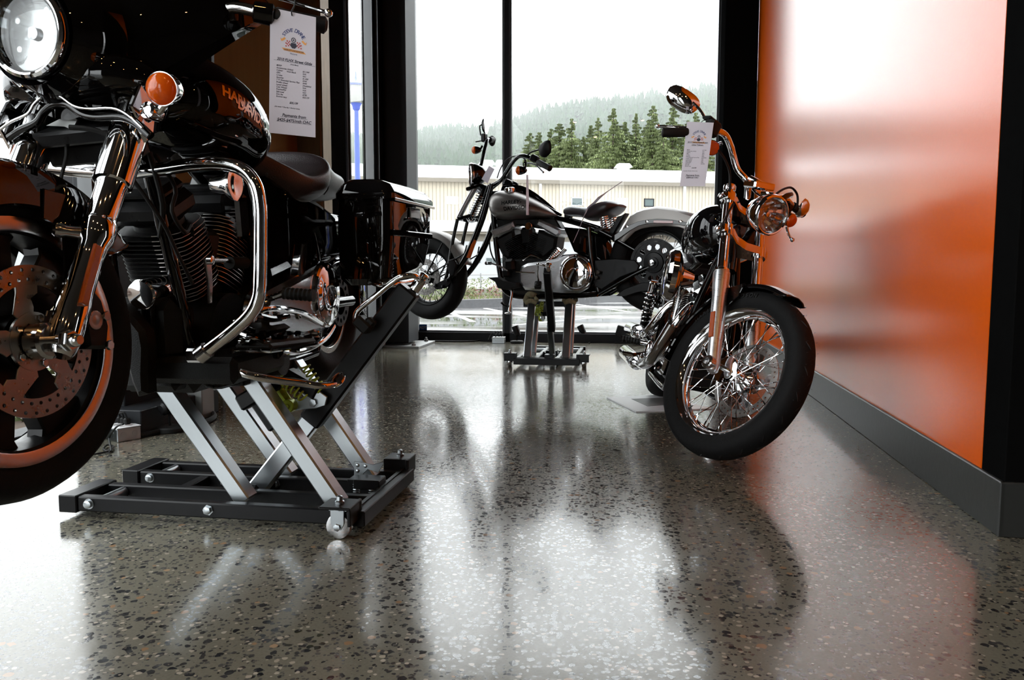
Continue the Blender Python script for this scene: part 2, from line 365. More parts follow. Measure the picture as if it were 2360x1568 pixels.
# window wall at the back: frame members, beads and the panes
def winframe(name, x0, x1, z0, z1, y, wds=(.06, .07, .09, .06)):
    l, r, b, t = wds; m = MB().use('frame'); d = .11
    if b: m.box(((x0+x1)/2, y, z0+b/2), (x1-x0, d, b), bev=.003)
    m.box(((x0+x1)/2, y, z1-t/2), (x1-x0, d, t), bev=.003)
    if l: m.box((x0+l/2, y, (z0+z1)/2), (l, d, z1-z0), bev=.003)
    if r: m.box((x1-r/2, y, (z0+z1)/2), (r, d, z1-z0), bev=.003)
    m.use('framel')
    m.box((x0+l+.009, y-.01, (z0+b+z1-t)/2), (.018, .06, z1-t-z0-b)); m.box((x1-r-.009, y-.01, (z0+b+z1-t)/2), (.018, .06, z1-t-z0-b))
    m.box(((x0+x1)/2, y+.01, z0+b+.008), (x1-x0-l-r, .05, .016))
    o = m.obj(name); o['kind'] = 'structure'
    g = MB(); g.box(((x0+x1)/2, y, (z0+b+z1-t)/2), (x1-x0-l-r, .006, z1-t-z0-b)); g.obj('pane', 'glass', o); return o
winframe('window_1', -2.40, -1.30, 0, HC, YB, (.12, .058, .088, .06))
winframe('window_2', -1.30, .735, 0, HC, YB, (0.0, .02, .088, .06))
# left side: near glazing, column, recessed brown panels, bronze post, slim window, corner
def sideframe(name, y0, y1, z0, z1, x, wds, d=.12):
    l, r, b, t = wds; m = MB().use('frame')
    if b: m.box((x, (y0+y1)/2, z0+b/2), (d, y1-y0, b), bev=.003)
    m.box((x, (y0+y1)/2, z1-t/2), (d, y1-y0, t), bev=.003)
    if l: m.box((x, y0+l/2, (z0+z1)/2), (d, l, z1-z0), bev=.003)
    if r: m.box((x, y1-r/2, (z0+z1)/2), (d, r, z1-z0), bev=.003)
    m.use('framel'); m.box((x+.01, y0+l+.008, (z0+z1)/2), (.07, .016, z1-z0-b-t)); m.box((x+.01, y1-r-.008, (z0+z1)/2), (.07, .016, z1-z0-b-t))
    o = m.obj(name); o['kind'] = 'structure'
    g = MB(); g.box((x, (y0+y1)/2, (z0+b+z1-t)/2), (.006, y1-y0-l-r, z1-z0-b-t)); g.obj('pane', 'glass', o); return o
sideframe('window_3', 1.15, 3.26, 0, HC, -2.42, (.05, .05, .10, .06))
sideframe('window_4', -1.0, 1.15, 0, HC, -2.42, (.05, .05, .10, .06))
sideframe('window_5', -3.2, -1.0, 0, HC, -2.42, (.05, .05, .10, .06))
sideframe('window_6', 6.20, 6.80, 0, HC, -2.36, (.03, .0, .30, .06), .06)
m = MB().use('frame'); m.box((-2.44, 3.50, HC/2), (.26, .48, HC), bev=.004); m.box((-2.37, 3.50, .06), (.40, .66, .12), bev=.004); struct('trim_2', m, 'frame')
m = MB().use('brown'); m.box((-2.50, 4.05, HC/2), (.06, .62, HC)); m.box((-2.50, 4.98, HC/2), (.06, 1.17, HC)); m.use('frame'); m.box((-2.47, 4.375, HC/2), (.05, .03, HC)); struct('wall_left', m, 'brown')
m = MB(); m.box((-2.47, -4.7, HC/2), (.1, 3.0, HC)); struct('wall_left', m, 'rear')
m = MB().use('bronze'); m.box((-2.40, 5.66, HC/2), (.22, .20, HC), bev=.004); m.box((-2.285, 5.60, HC/2), (.012, .05, HC)); m.use('wallblk'); m.box((-2.39, 5.95, HC/2), (.14, .38, HC), bev=.003); struct('trim_3', m, 'wallblk')
m = MB().use('wallblk'); m.box((-2.37, 6.90, HC/2), (.09, .22, HC), bev=.003); m.box((-2.41, 7.45, HC/2), (.07, 1.1, HC), bev=.003); m.use('framel'); m.box((-2.318, 6.93, HC/2), (.014, .015, HC)); struct('trim_4', m, 'frame')
# warm ceiling spots of the showroom
def downlight(x, y, lab):
    t = tag(empty('ceiling_spotlight', (x, y, HC)), lab, 'ceiling light', 'warm spotlights on the showroom ceiling')
    m = MB(); m.lathe((0, 0, -.14), (0, 0, 1), [(0, .055), (.02, .06), (.13, .05), (.14, .02)], 20, cap=(0, 1)); m.obj('can', 'black', t)
    m = MB(); m.ell((0, 0, -.12), (.04, .04, .03)); m.obj('bulb', 'bulb', t)
for x, y in ((-1.3, .2), (0, .2), (1.5, .6), (-1.0, -1.6), (.6, -1.6), (2.4, -1.4), (3.8, .4)):
    downlight(x, y, 'warm spotlight in a black can under the dark showroom ceiling')

winframe('window_7', -2.3, -.4, 0, 3.2, -6.1, (.06, .06, .10, .06))
# steel column in the corner, with base plate and bolts
t = tag(empty('steel_column', (-2.26, 7.42, 0)), 'dark square steel column with bolted base plate at the corner of the glazing', 'column')
m = MB(); m.box((0, 0, HC/2+.02), (.215, .34, HC-.04), bev=.006); m.obj('shaft', 'frame', t)
m = MB(); m.box((.03, 0, .010), (.42, .60, .02), bev=.002); m.obj('base_plate', 'zinc2', t)
for bx, by in ((.17, -.22), (.17, .22), (-.12, -.24)):
    m = MB(); m.hexn((bx, by, .020), (0, 0, 1), .022, .02); m.cyl((bx, by, .04), (bx, by, .06), .011, seg=10); m.obj('bolt', 'zinc2', t)

# ================================================================== outside
GZ = -.12
m = MB(); m.box((0, 60, GZ-.05), (400, 240, .1)); o = m.obj('parking_lot', 'wet'); o['kind'] = 'structure'
A = onZ(1063, 710, GZ); B = onZ(1425, 695, GZ); dk = (B-A).normalized(); nk = Vector((-dk.y, dk.x, 0))
def quad(p, q, a, b, z0, z1, z2=None):
    """slab running along the kerb line from p to q metres, between offsets a and b"""
    z2 = z1 if z2 is None else z2
    P = [A+dk*p+nk*a, A+dk*q+nk*a, A+dk*q+nk*b, A+dk*p+nk*b]
    top = [Vector((v.x, v.y, z)) for v, z in zip(P, (z1, z1, z2, z2))]; bot = [Vector((v.x, v.y, z0)) for v in P]
    return bot, top
def slab(name, *a, mk=None, kind=None):
    m = MB(); b, t = quad(*a); m.skin([b, t]); o = m.obj(name, mk)
    if kind: o['kind'] = kind
    return o
tag(slab('kerb', -14, 40, 0, .25, GZ, GZ+.17, mk='kerb'), 'grey concrete kerb along the far edge of the wet parking lot', 'kerb')
slab('ground', -14, 40, .25, 3.2, GZ, .02, .10, mk='soil', kind='structure')
tag(slab('retaining_wall', -14, 40, 2.0, 2.3, GZ, .22, mk='sidewalk'), 'low pale concrete wall behind the planting strip', 'wall')
slab('pavement', -14, 60, 3.2, 60, GZ, .14, .14, mk='sidewalk', kind='structure')
# painted parking lines on the wet asphalt
for PLI, (a, b) in enumerate((((1118, 711), (1218, 730)), ((1040, 722), (1090, 742)), ((1330, 702), (1450, 719)), ((1180, 750), (1420, 728)))):
    p, q = onZ(*a, GZ), onZ(*b, GZ); d = (q-p).normalized(); s_ = Vector((-d.y, d.x, 0))*.05
    m = MB(); m.prism([p-s_, q-s_, q+s_, p+s_], (0, 0, .008))
    tag(m.obj('parking_line', 'line'), ('white painted parking line in the middle of the wet lot, below the shrubs', 'short white parking line at the left end of the wet lot', 'white parking line at the right side of the wet lot near the kerb', 'long white parking line closest to the window')[PLI], 'road marking', 'parking lines')
# foliage clumps
def leafball(m, c, rx, ry, rz, n, s, rnd):
    for _ in range(n):
        while 1:
            v = Vector([rnd.uniform(-1, 1) for _ in range(3)])
            if .2 < v.length < 1: break
        v = v.normalized()*(v.length**.4)
        p = Vector(c)+Vector((v.x*rx, v.y*ry, v.z*rz)); d = Vector([rnd.gauss(0, 1) for _ in range(3)]).normalized(); e = d.orthogonal().normalized()
        k = s*rnd.uniform(.6, 1.4); m.add([p, p+d*k*.5+e*k*.25, p+d*k, p+d*k*.5-e*k*.25], [(0, 1, 2, 3)])
rnd = random.Random(4)
shr = []
for i, (px, u, s_, mk) in enumerate(((1000, 1.1, .30, 'leaf'), (1052, .9, .35, 'leaf'), (1085, 1.6, .25, 'leaf2'), (1118, 1.0, .50, 'leaf'), (1155, 1.3, .30, 'leaf2'), (1203, 1.1, .42, 'leaf'), (1255, 1.0, .36, 'leaf'), (1300, 1.5, .26, 'leaf2'), (1345, .9, .34, 'leaf'), (1392, 1.2, .40, 'leaf'), (1440, 1.0, .30, 'leaf'), (1500, 1.2, .38, 'leaf2'))):
    r = ray(px, 690); a = A+nk*u; tt = ((a.x-CO.x)*dk.y-(a.y-CO.y)*dk.x)/(r.x*dk.y-r.y*dk.x); p = CO+r*tt
    m = MB(); leafball(m, (0, 0, s_*.55), s_*1.2, s_*1.0, s_*.42, 300, .06, rnd)
    o = m.obj('shrub', mk); o.location = (p.x, p.y, .02); shr.append(o)
    tag(o, 'low %s shrub behind the kerb, %s from the left in the planting strip' % ('reddish' if mk == 'leaf2' else 'green', ['first', 'second', 'third', 'fourth', 'fifth', 'sixth', 'seventh', 'eighth', 'ninth', 'tenth', 'eleventh', 'twelfth'][i]), 'shrub', 'low %s shrubs behind the kerb' % ('reddish' if mk == 'leaf2' else 'green'))
m = MB()
for _ in range(5000):
    p = A+dk*rnd.uniform(-10, 24)+nk*rnd.uniform(.3, 1.9); k = rnd.uniform(.04, .12); q = Vector((rnd.gauss(0, .03), rnd.gauss(0, .03), 0))
    p = Vector((p.x, p.y, .02)); m.add([p, p+Vector((.02, 0, 0)), p+q+Vector((.01, 0, k))], [(0, 1, 2)])
tag(m.obj('grass_tufts', 'grass'), 'sparse green grass growing behind the kerb', 'grass', kind='stuff')
# wire fence
t = tag(empty('wire_fence', (A.x+nk.x*2.8, A.y+nk.y*2.8, .1)), 'low wire fence with thin posts in front of the white wall', 'fence'); T0 = Matrix.Translation(-t.location)
r_ = ray(1108, 660); f0 = A+nk*2.8; tt = ((f0.x)*dk.y-(f0.y)*dk.x)/(r_.x*dk.y-r_.y*dk.x); P0 = CO+r_*tt
m = MB(); m.cyl(P0-dk*12+V(0, 0, -P0.z+.56), P0+dk*24+V(0, 0, -P0.z+.56), .012, seg=6); m.cyl(P0-dk*12+V(0, 0, -P0.z+.32), P0+dk*24+V(0, 0, -P0.z+.32), .006, seg=6); m.obj('rail', 'zinc2', t, T0)
for k in range(-4, 9):
    q = P0+dk*k*2.6; m = MB(); m.cyl((q.x, q.y, .08), (q.x, q.y, .60), .022, seg=8); m.obj('post', 'zinc2', t, T0)
# warehouse
W0 = onY(960, 408, 45); W1 = onY(1640, 423, 51.0); W1.z = W0.z
du = Vector((W1.x-W0.x, W1.y-W0.y, 0)).normalized(); nu = Vector((-du.y, du.x, 0)); EV = W0.z
def hit(px, py, off=0.0):
    r = ray(px, py); a = Vector((W0.x, W0.y, 0))+nu*off; t_ = ((a.x)*du.y-(a.y)*du.x)/(r.x*du.y-r.y*du.x); p = CO+r*t_
    return (Vector((p.x, p.y, 0))-a).dot(du), p.z
def fac(u, z, off=0.0): return Vector((W0.x, W0.y, 0))+du*u+nu*off+Vector((0, 0, z))
bld = tag(empty('warehouse', (W0.x, W0.y, GZ)), 'long cream metal warehouse with a white roof across the parking lot', 'building'); TB = Matrix.Translation(-bld.location)
def fbox(m, u0, u1, z0, z1, o0, o1): m.skin([[fac(u0, z0, o0), fac(u1, z0, o0), fac(u1, z0, o1), fac(u0, z0, o1)], [fac(u0, z1, o0), fac(u1, z1, o0), fac(u1, z1, o1), fac(u0, z1, o1)]])
zl = hit(1300, 512)[1]
m = MB().use('siding'); fbox(m, -30, 30, GZ, EV-.1, 0, 14); m.use('groove')
u = -12.
while u < 22: fbox(m, u, u+.028, zl, EV-.12, -.012, .01); u += .215
m.obj('wall', None, bld, TB)
m = MB(); zr = hit(960, 380, 7)[1]
a = [fac(-30, EV-.05, -.35), fac(-30, EV+.10, -.35), fac(-30, zr, 7), fac(-30, EV+.1, 14.4), fac(-30, EV-.05, 14.4)]
m.skin([a, [v+du*60 for v in a]]); m.obj('roof', 'roofw', bld, TB)
m = MB(); fbox(m, -30, 30, EV-.28, EV-.06, -.42, -.30); m.obj('gutter', 'tan', bld, TB)
for px in (1245, 1577):
    u0 = hit(px, 450)[0]; m = MB(); fbox(m, u0-.07, u0+.07, zl, EV-.2, -.10, 0); m.obj('downpipe', 'roofw', bld, TB)
def rect(x0, x1, y0, y1, off=0.0):
    a, b = hit(x0, (y0+y1)/2, off)[0], hit(x1, (y0+y1)/2, off)[0]; xm = (x0+x1)/2
    return a, b, hit(xm, y1, off)[1], hit(xm, y0, off)[1]
for r_ in ((961, 986, 452, 478), (1316, 1343, 455, 475), (1484, 1507, 458, 477)):
    a, b, c, d = rect(*r_); f_ = MB(); fbox(f_, a, b, c, c+.06, -.05, .02); fbox(f_, a, b, d-.06, d, -.05, .02); fbox(f_, a, a+.06, c, d, -.05, .02); fbox(f_, b-.06, b, c, d, -.05, .02)
    fo = f_.obj('window', 'bwhite' if r_[0] < 1400 else 'frame', bld, TB); g = MB(); fbox(g, a+.05, b-.05, c+.05, d-.05, -.03, .01); g.obj('glass', 'dkglass', fo, TB)
for r_ in ((1027, 1056, 453, 471), (1420, 1447, 457, 475)):
    a, b, c, d = rect(*r_); m = MB(); fbox(m, a, b, c, d, -.02, .02)
    for k in range(6): z = c+(d-c)*(k+.5)/6; fbox(m, a+.04, b-.04, z-.025, z+.03, -.06, 0)
    m.obj('vent', 'roofw', bld, TB)
for px, py, wd in ((1436, 392, .95), (1121, 385, .95), (1153, 385, .6)):
    u0, z0 = hit(px, py, 6.6); z0 -= .1; m = MB(); fbox(m, u0-wd*.38, u0+wd*.38, z0-.3, z0+.25, 6.3, 6.9)
    r0 = [fac(u0-wd*.55, z0+.25, 6.1), fac(u0+wd*.55, z0+.25, 6.1), fac(u0+wd*.55, z0+.25, 7.1), fac(u0-wd*.55, z0+.25, 7.1)]
    r1 = [fac(u0-wd*.38, z0+.52, 6.3), fac(u0+wd*.38, z0+.52, 6.3), fac(u0+wd*.38, z0+.52, 6.9), fac(u0-wd*.38, z0+.52, 6.9)]
    m.skin([r0, r1]); m.obj('roof_vent', 'roofw', bld, TB)
# lower annex: white canopy, tan siding, white wall with small windows
zt, zb = hit(1300, 512, -5)[1], hit(1300, 541, -5)[1]
m = MB(); fbox(m, -30, 30, zb+.12, zt, -5.4, 0); m.obj('canopy', 'roofw', bld, TB)
m = MB().use('tan'); fbox(m, -30, 30, zb-.02, zb+.14, -5.3, 0); fbox(m, -30, 30, hit(1000, 556, -5)[1], zb+.1, -4.95, 0); m.use('bwhite'); fbox(m, -30, 30, GZ, hit(1000, 556, -5)[1], -5.0, 0); m.obj('annex_wall', None, bld, TB)
for r_ in ((1094, 1107, 595, 606), (1121, 1134, 595, 606), (1136, 1164, 595, 606), (1180, 1205, 595, 606)):
    a, b, c, d = rect(*r_, -5); g = MB(); fbox(g, a, b, c, d, -5.04, -4.9); g.obj('low_window', 'dkglass', bld, TB)

# blue street lantern seen through the slim window
def lantern(px, ytop, ybase, Y, lab):
    b = onY(px, ybase, Y); z = lambda y: onY(px, y, Y).z
    t = tag(empty('street_lamp', (b.x, b.y, GZ)), lab, 'street lamp')
    k = (z(180)-z(400))/220
    m = MB(); m.lathe((0, 0, 0), (0, 0, 1), [(0, .30), (.12, .30), (.16, .24), (.42, .22), (.50, .14), (.9, .10), (1.0, .12), (1.05, .085), (z(240)-GZ-.16, .055), (z(240)-GZ-.12, .09), (z(240)-GZ-.05, .10), (z(238)-GZ, .14)], 20); m.obj('pole', 'blue', t)
    m = MB(); m.lathe((0, 0, z(238)-GZ), (0, 0, 1), [(0, .16), (.12, .22), (z(200)-z(238), .26)], 16); m.obj('lamp_glass', 'lampglass', t)
    m = MB(); m.lathe((0, 0, z(200)-GZ), (0, 0, 1), [(0, .29), (.04, .30), (.10, .20), (.15, .06), (.18, .03), (.36, .015), (.38, .0)], 20); m.obj('cap', 'blue', t)
    m = MB(); m.box((.42, 0, z(208)-GZ), (.34, .08, .10), bev=.01); m.obj('bracket', 'frame', t)
lantern(829, 180, 700, 19.0, 'blue street lantern on a tall post seen through the slim window')
p = onY(193, 353, 14); q = onY(112, 346, 14)
t = tag(empty('street_lamp', (p.x+4, p.y, GZ)), 'grey street lamp with a long curved arm seen past the fork of the near motorcycle', 'street lamp')
T0 = Matrix.Translation(-t.location)
m = MB(); m.cyl((p.x+4, p.y, GZ), (p.x+4, p.y, p.z-1.5), .09, .06); m.tube([(p.x+4, p.y, p.z-1.5), (p.x+3.6, p.y, p.z-.7), (p.x+2, p.y, p.z-.25), p, q], .03, 8); m.obj('pole', 'zinc2', t, T0)
m = MB(); m.ell((q.x+.1, q.y, q.z), (.38, .16, .06)); m.obj('lamp_head', 'zinc2', t, T0)

# conifers beyond the warehouse
def conifer_mesh(seed, H=1.0, dense=1.0, pale=False):
    r = random.Random(seed); m = MB(); n = int(46*dense)
    for k in range(n):
        f = k/(n-1); z = .12+.86*f; L = (.30*(1-f)**.9+.006)*r.uniform(.75, 1.15)
        nb = 7 if f < .85 else 4
        for j in range(nb):
            a = r.uniform(0, 2*pi); l = L*r.uniform(.55, 1.15); dr = Vector((cos(a), sin(a), 0)); side = Vector((-sin(a), cos(a), 0))
            up_ = .12 if f > .6 else -.08
            for s_ in range(9):
                u0 = (s_+.5)/9; p = Vector((0, 0, z))+dr*l*u0+Vector((0, 0, l*(up_*u0-.25*u0*u0)))
                wd = .030*(1-u0*.6)*(1-.8*f)
                for sg in (-1, 1):
                    q = p+side*sg*wd*r.uniform(.6, 1.7)+dr*wd*r.uniform(.2, 1.2)+Vector((0, 0, -wd*r.uniform(.0, .9)))
                    m.add([p-dr*.006, p+dr*.010, q+Vector((0, 0, .006)), q-Vector((0, 0, .010))], [(0, 1, 2, 3)])
    return m
cm = [conifer_mesh(s).mesh('foliage', 10) for s in (1, 2, 3)]
for me in cm: me.materials.append(M['needle'])
tm = MB(); tm.lathe((0, 0, 0), (0, 0, 1), [(0, .014), (.5, .009), (.97, .002)], 8); trunk = tm.mesh('trunk'); trunk.materials.append(M['bark'])
def place_tree(px, ptop, Y, i, wd, lab, g):
    p = onY(px, ptop-8, Y); Hh = p.z-GZ
    t = tag(empty('conifer_tree', (p.x, p.y, GZ)), lab, 'tree', g); t.scale = (Hh*wd*1.25, Hh*wd*1.25, Hh); t.rotation_euler = (0, 0, i*1.3)
    for me, nm in ((cm[i % 3], 'foliage'), (trunk, 'trunk')):
        o = bpy.data.objects.new(nm, me); COL.objects.link(o); o.parent = t
CONS = ((1222, 310, 92, 1.0), (1243, 308, 90, .9), (1290, 288, 88, 1.2), (1318, 276, 86, .8), (1345, 318, 90, .8), (1379, 274, 84, .7), (1414, 252, 78, .9), (1440, 284, 80, 1.0), (1466, 264, 82, .75), (1506, 246, 78, .9), (1530, 290, 76, .9), (1552, 242, 80, .85), (1586, 280, 84, .8), (1604, 262, 80, .7), (1628, 290, 86, .8), (1270, 300, 95, .9), (1362, 292, 92, .9), (1486, 296, 84, 1.0))
ORD = ['first', 'second', 'third', 'fourth', 'fifth', 'sixth', 'seventh', 'eighth', 'ninth', 'tenth', 'eleventh', 'twelfth', 'thirteenth', 'fourteenth', 'fifteenth', 'sixteenth', 'seventeenth', 'eighteenth']
CONL = ['green conifer behind the warehouse roof, %s from the left of the row' % o_ for o_ in ORD]
for i, (px, py, Y, wd) in enumerate(CONS):
    place_tree(px, py, Y, i, wd, CONL[sorted(q_[0] for q_ in CONS).index(px)], 'conifers behind the warehouse')
rnd = random.Random(9)
for i, (px, py, Y) in enumerate(((1545, 355, 66), (1580, 345, 64), (1612, 352, 66), (1510, 358, 68), (1470, 350, 72), (1432, 356, 72), (1390, 350, 74), (1350, 356, 76), (1310, 352, 76))):
    p = onY(px, py, Y); Hh = p.z-GZ; m = MB().use('needle2')
    for k in range(9): leafball(m, (rnd.uniform(-1.2, 1.2), rnd.uniform(-1, 1), Hh*.62+rnd.uniform(-.8, .6)), 1.0, 1.0, .9, 300, .22, rnd)
    t = tag(empty('broadleaf_tree', (p.x, p.y, GZ)), 'round pale green tree behind the warehouse roof below the conifers, %s from the left' % ORD[sorted((1545, 1580, 1612, 1510, 1470, 1432, 1390, 1350, 1310)).index(px)], 'tree', 'round trees below the conifers')
    m.obj('foliage', None, t); m = MB(); m.cyl((0, 0, 0), (0, 0, Hh*.7), .14, .06, 8); m.obj('trunk', 'bark', t)
# hillside with a distant forest, and the mist in front of it
HT = [(-60, 330), (300, 322), (820, 312), (960, 304), (1100, 300), (1180, 290), (1250, 265), (1300, 252), (1400, 244), (1500, 234), (1640, 222), (2000, 215), (2500, 200)]
def ridge(px):
    for (a, ya), (b, yb) in zip(HT, HT[1:]):
        if px <= b: return ya+(yb-ya)*max(0, (px-a)/(b-a))
    return HT[-1][1]
m = MB(); NX, NY = 80, 26; vs = []
def hillz(x, y):
    d = x*CF.x+y*CF.y; px = CX+F*(x*CR.x+y*CR.y)/max(d, 1); top = ridge(px); f = min(1, max(0, (y-130)/170))
    zt_ = .75+(HOR-top-14)/F*300
    return GZ+4+(zt_-4)*(f**.9)+3*noise.noise(Vector((x*.03, y*.03, 0)))*f
for j in range(NY+1):
    for i in range(NX+1):
        y = 125+j*8.; x = -220+i*5.0+0.; vs.append(Vector((x, y, hillz(x, y))))
m.add(vs, [(j*(NX+1)+i, j*(NX+1)+i+1, (j+1)*(NX+1)+i+1, (j+1)*(NX+1)+i) for j in range(NY) for i in range(NX)])
o = m.obj('hillside', 'hill'); o['kind'] = 'structure'
m = MB(); rnd = random.Random(12)
for _ in range(7500):
    y = rnd.uniform(130, 322); x = rnd.uniform(-150, 70)*(y/260.); z = hillz(x, y)-.5; H_ = rnd.uniform(2.5, 6); R_ = H_*rnd.uniform(.24, .42)
    for k in range(3):
        a = rnd.uniform(0, 6.28); z0 = z+H_*(.15+.27*k); z1 = z0+H_*.42; rr = R_*(1-.28*k); n_ = 5
        m.add([Vector((x+rr*cos(a+i*2*pi/n_)*rnd.uniform(.7, 1.2), y+rr*sin(a+i*2*pi/n_), z0)) for i in range(n_)]+[Vector((x, y, z1))], [(i, (i+1) % n_, n_) for i in range(n_)])
tag(m.obj('distant_forest', 'forest'), 'misty conifer forest covering the hillside', 'forest', kind='stuff')
mm = bpy.data.materials.new('mist'); mm.use_nodes = True; nt = mm.node_tree; nt.nodes.remove(nt.nodes['Principled BSDF'])
vs_ = nt.nodes.new('ShaderNodeVolumeScatter'); vs_.inputs['Color'].default_value = (.97, .985, 1, 1); vs_.inputs['Density'].default_value = .0021; vs_.inputs['Anisotropy'].default_value = .2
nt.links.new(vs_.outputs[0], nt.nodes['Material Output'].inputs['Volume']); M['mist'] = mm
m = MB(); m.box((-50, 225, 45), (520, 230, 90)); tag(m.obj('mist', 'mist'), 'pale mist hanging in front of the wooded hill', 'mist', kind='stuff')
# garden bed outside the near left glazing
m = MB(); m.box((-4.3, .8, -.06), (3.4, 6.8, .10)); o = m.obj('garden_bed', 'soil'); o['kind'] = 'structure'
rnd = random.Random(5)
for i in range(16):
    x, y = rnd.uniform(-4.6, -2.9), rnd.uniform(-.6, 3.9); s_ = rnd.uniform(.16, .30); m = MB(); leafball(m, (0, 0, s_*.5), s_, s_, s_*.6, 260, .06, rnd)
    mk = 'leaf' if i % 3 else 'leaf2'; o = m.obj('shrub', mk); o.location = (x, y, -.01)
    tag(o, 'low %s plant in the garden bed outside the left glazing' % ('green' if i % 3 else 'reddish'), 'shrub', 'low %s plants outside the left glazing' % ('green' if i % 3 else 'reddish'))

# ================================================================== motorcycle builders
class Rig:
    """bike frame: x forwards, y to the rider's left, z up, origin under the rear axle"""
    def __init__(s, pos, yaw, pit, lean, steer, wb, rf, rake, off, Mx=None):
        s.M = Matrix.Translation(pos) @ Matrix.Rotation(yaw, 4, 'Z') @ Matrix.Rotation(pit, 4, 'Y') @ Matrix.Rotation(lean, 4, 'X')
        if Mx is not None: s.M = Mx
        rk = radians(rake); s.wb, s.rf = wb, rf
        o = Vector((wb-off*cos(rk), 0, rf-off*sin(rk)))
        s.S = Matrix.Translation(o) @ Matrix.Rotation(steer, 4, Vector((-sin(rk), 0, cos(rk)))) @ Matrix.Translation(-o)
        s.I = Matrix.Identity(4); s.t = Vector((-sin(rk), 0, cos(rk))); s.n = Vector((cos(rk), 0, sin(rk))); s.fa = Vector((wb, 0, rf)); s.ra = Vector((0, 0, rf))
    def _r(s, px, py, fr):
        Mi = (s.M @ (s.S if fr else s.I)).inverted(); return Mi @ CO, Mi.to_3x3() @ ray(px, py)
    def P(s, px, py, y, fr=0): c, d = s._r(px, py, fr); return c+d*((y-c.y)/d.y)
    def X(s, px, py, x, fr=0): c, d = s._r(px, py, fr); return c+d*((x-c.x)/d.x)
    def fk(s, d, y, off=0.0): return s.fa+s.t*d+s.n*off+Vector((0, y, 0))
YA = Vector((0, 1, 0)); XA = Vector((1, 0, 0)); ZA = Vector((0, 0, 1))
def tyre(m, c, r, w, rr, tread=0, seg=72):
    h = r-rr
    prof = [(-w*.30, rr-.004), (-w*.42, rr+h*.12), (-w*.50, rr+h*.42), (-w*.475, rr+h*.68), (-w*.40, r-h*.18), (-w*.27, r-h*.06), (-w*.12, r-.0015), (0, r),
            (w*.12, r-.0015), (w*.27, r-h*.06), (w*.40, r-h*.18), (w*.475, rr+h*.68), (w*.50, rr+h*.42), (w*.42, rr+h*.12), (w*.30, rr-.004)]
    m.lathe(c, YA, prof, seg, cap=(0, 0), closed=True); return m
def sipes(m, c, r, w, n, seed=0):
    """tread grooves pressed as narrow dark strips just above the casing"""
    for k in range(n):
        a = 2*pi*k/n
        for sg in (-1, 1):
            pts = []
            for i in range(7):
                f = i/6; y = sg*w*(.06+.36*f); rr = r+.0008-(.0+.055*((.06+.36*f)/.5)**2.6*.9)*(.95); b = a+sg*.02+.16*f+(pi/n if sg > 0 else 0)
                pts.append(Vector(c)+Vector((cos(b)*rr, y, sin(b)*rr)))
            m.tube(pts, [.0006, .002, .0026, .0026, .0024, .002, .0006], 5, 1)
def perf_disc(m, c, r0, r1, n, hr, th, row=1, seg_up=None):
    """perforated steel ring with real holes, axis along y"""
    c = Vector(c); rows = [(r0, r1)] if row == 1 else [(r0, (r0+r1)/2), ((r0+r1)/2, r1)]
    for ri, (a0, a1) in enumerate(rows):
        for k in range(n):
            t0 = 2*pi*(k+.5*ri)/n; t1 = 2*pi*(k+1+.5*ri)/n; tm, rm = (t0+t1)/2, (a0+a1)/2
            P = lambda t, r, y: c+Vector((cos(t)*r, y, sin(t)*r))
            oc = [(t0, a0), (tm, a0), (t1, a0), (t1, rm), (t1, a1), (tm, a1), (t0, a1), (t0, rm)]
            ic = []
            for (t, r) in oc:
                dx = (t-tm)*rm; dy = r-rm; l = sqrt(dx*dx+dy*dy); ic.append((tm+dx/l*hr/rm, rm+dy/l*hr))
            vs = []
            for y in (th/2, -th/2): vs += [P(t, r, y) for t, r in oc]+[P(t, r, y) for t, r in ic]
            fs = []
            for i in range(8):
                j = (i+1) % 8
                fs += [(i, j, 8+j, 8+i), (16+i, 24+i, 24+j, 16+j), (8+i, 8+j, 24+j, 24+i)]
                if i in (0, 1) and ri == 0 or i in (4, 5) and ri == len(rows)-1: fs.append((i, j, 16+j, 16+i))
            m.add(vs, fs)
def radial(m, c, pts, n, th, y, bev=.003, ph=0):
    """n copies round the axle of a spoke outline given as (radius, offset across)"""
    for k in range(n):
        a = 2*pi*k/n+ph; R = Vector((cos(a), 0, sin(a))); S_ = Vector((-sin(a), 0, cos(a)))
        m.prism([Vector(c)+R*p+S_*q+Vector((0, y, 0)) for p, q in pts], (0, th, 0), bev)
def finned_barrel(core, fin, a, d, r, l, pitch=.0115, w=1.0, cut=None):
    """air-cooled cylinder along unit vector d from a: core tube and thin rounded-square fins with bright edges"""
    d = Vector(d).normalized(); a = Vector(a); e = YA; g = d.cross(e)
    core.cyl(a, a+d*l, r*.74, seg=24); n = int(l/pitch)
    for k in range(n):
        p = a+d*(pitch*(k+.5)); rr = r*(1.0 if 1 < k < n-1 else .93)
        ring = []
        for i in range(28):
            t = 2*pi*i/28; cx, sx = cos(t), sin(t); q = (abs(cx)**4+abs(sx)**4)**(-.25); ring.append(p+e*(cx*q*rr*w)+g*(sx*q*rr))
        core.skin([[v-d*.0012 for v in ring], [v+d*.0012 for v in ring]])
        fin.skin([[v-d*.0009+(v-p).normalized()*.0012 for v in ring], [v+d*.0009+(v-p).normalized()*.0012 for v in ring]], cap=(0, 0))
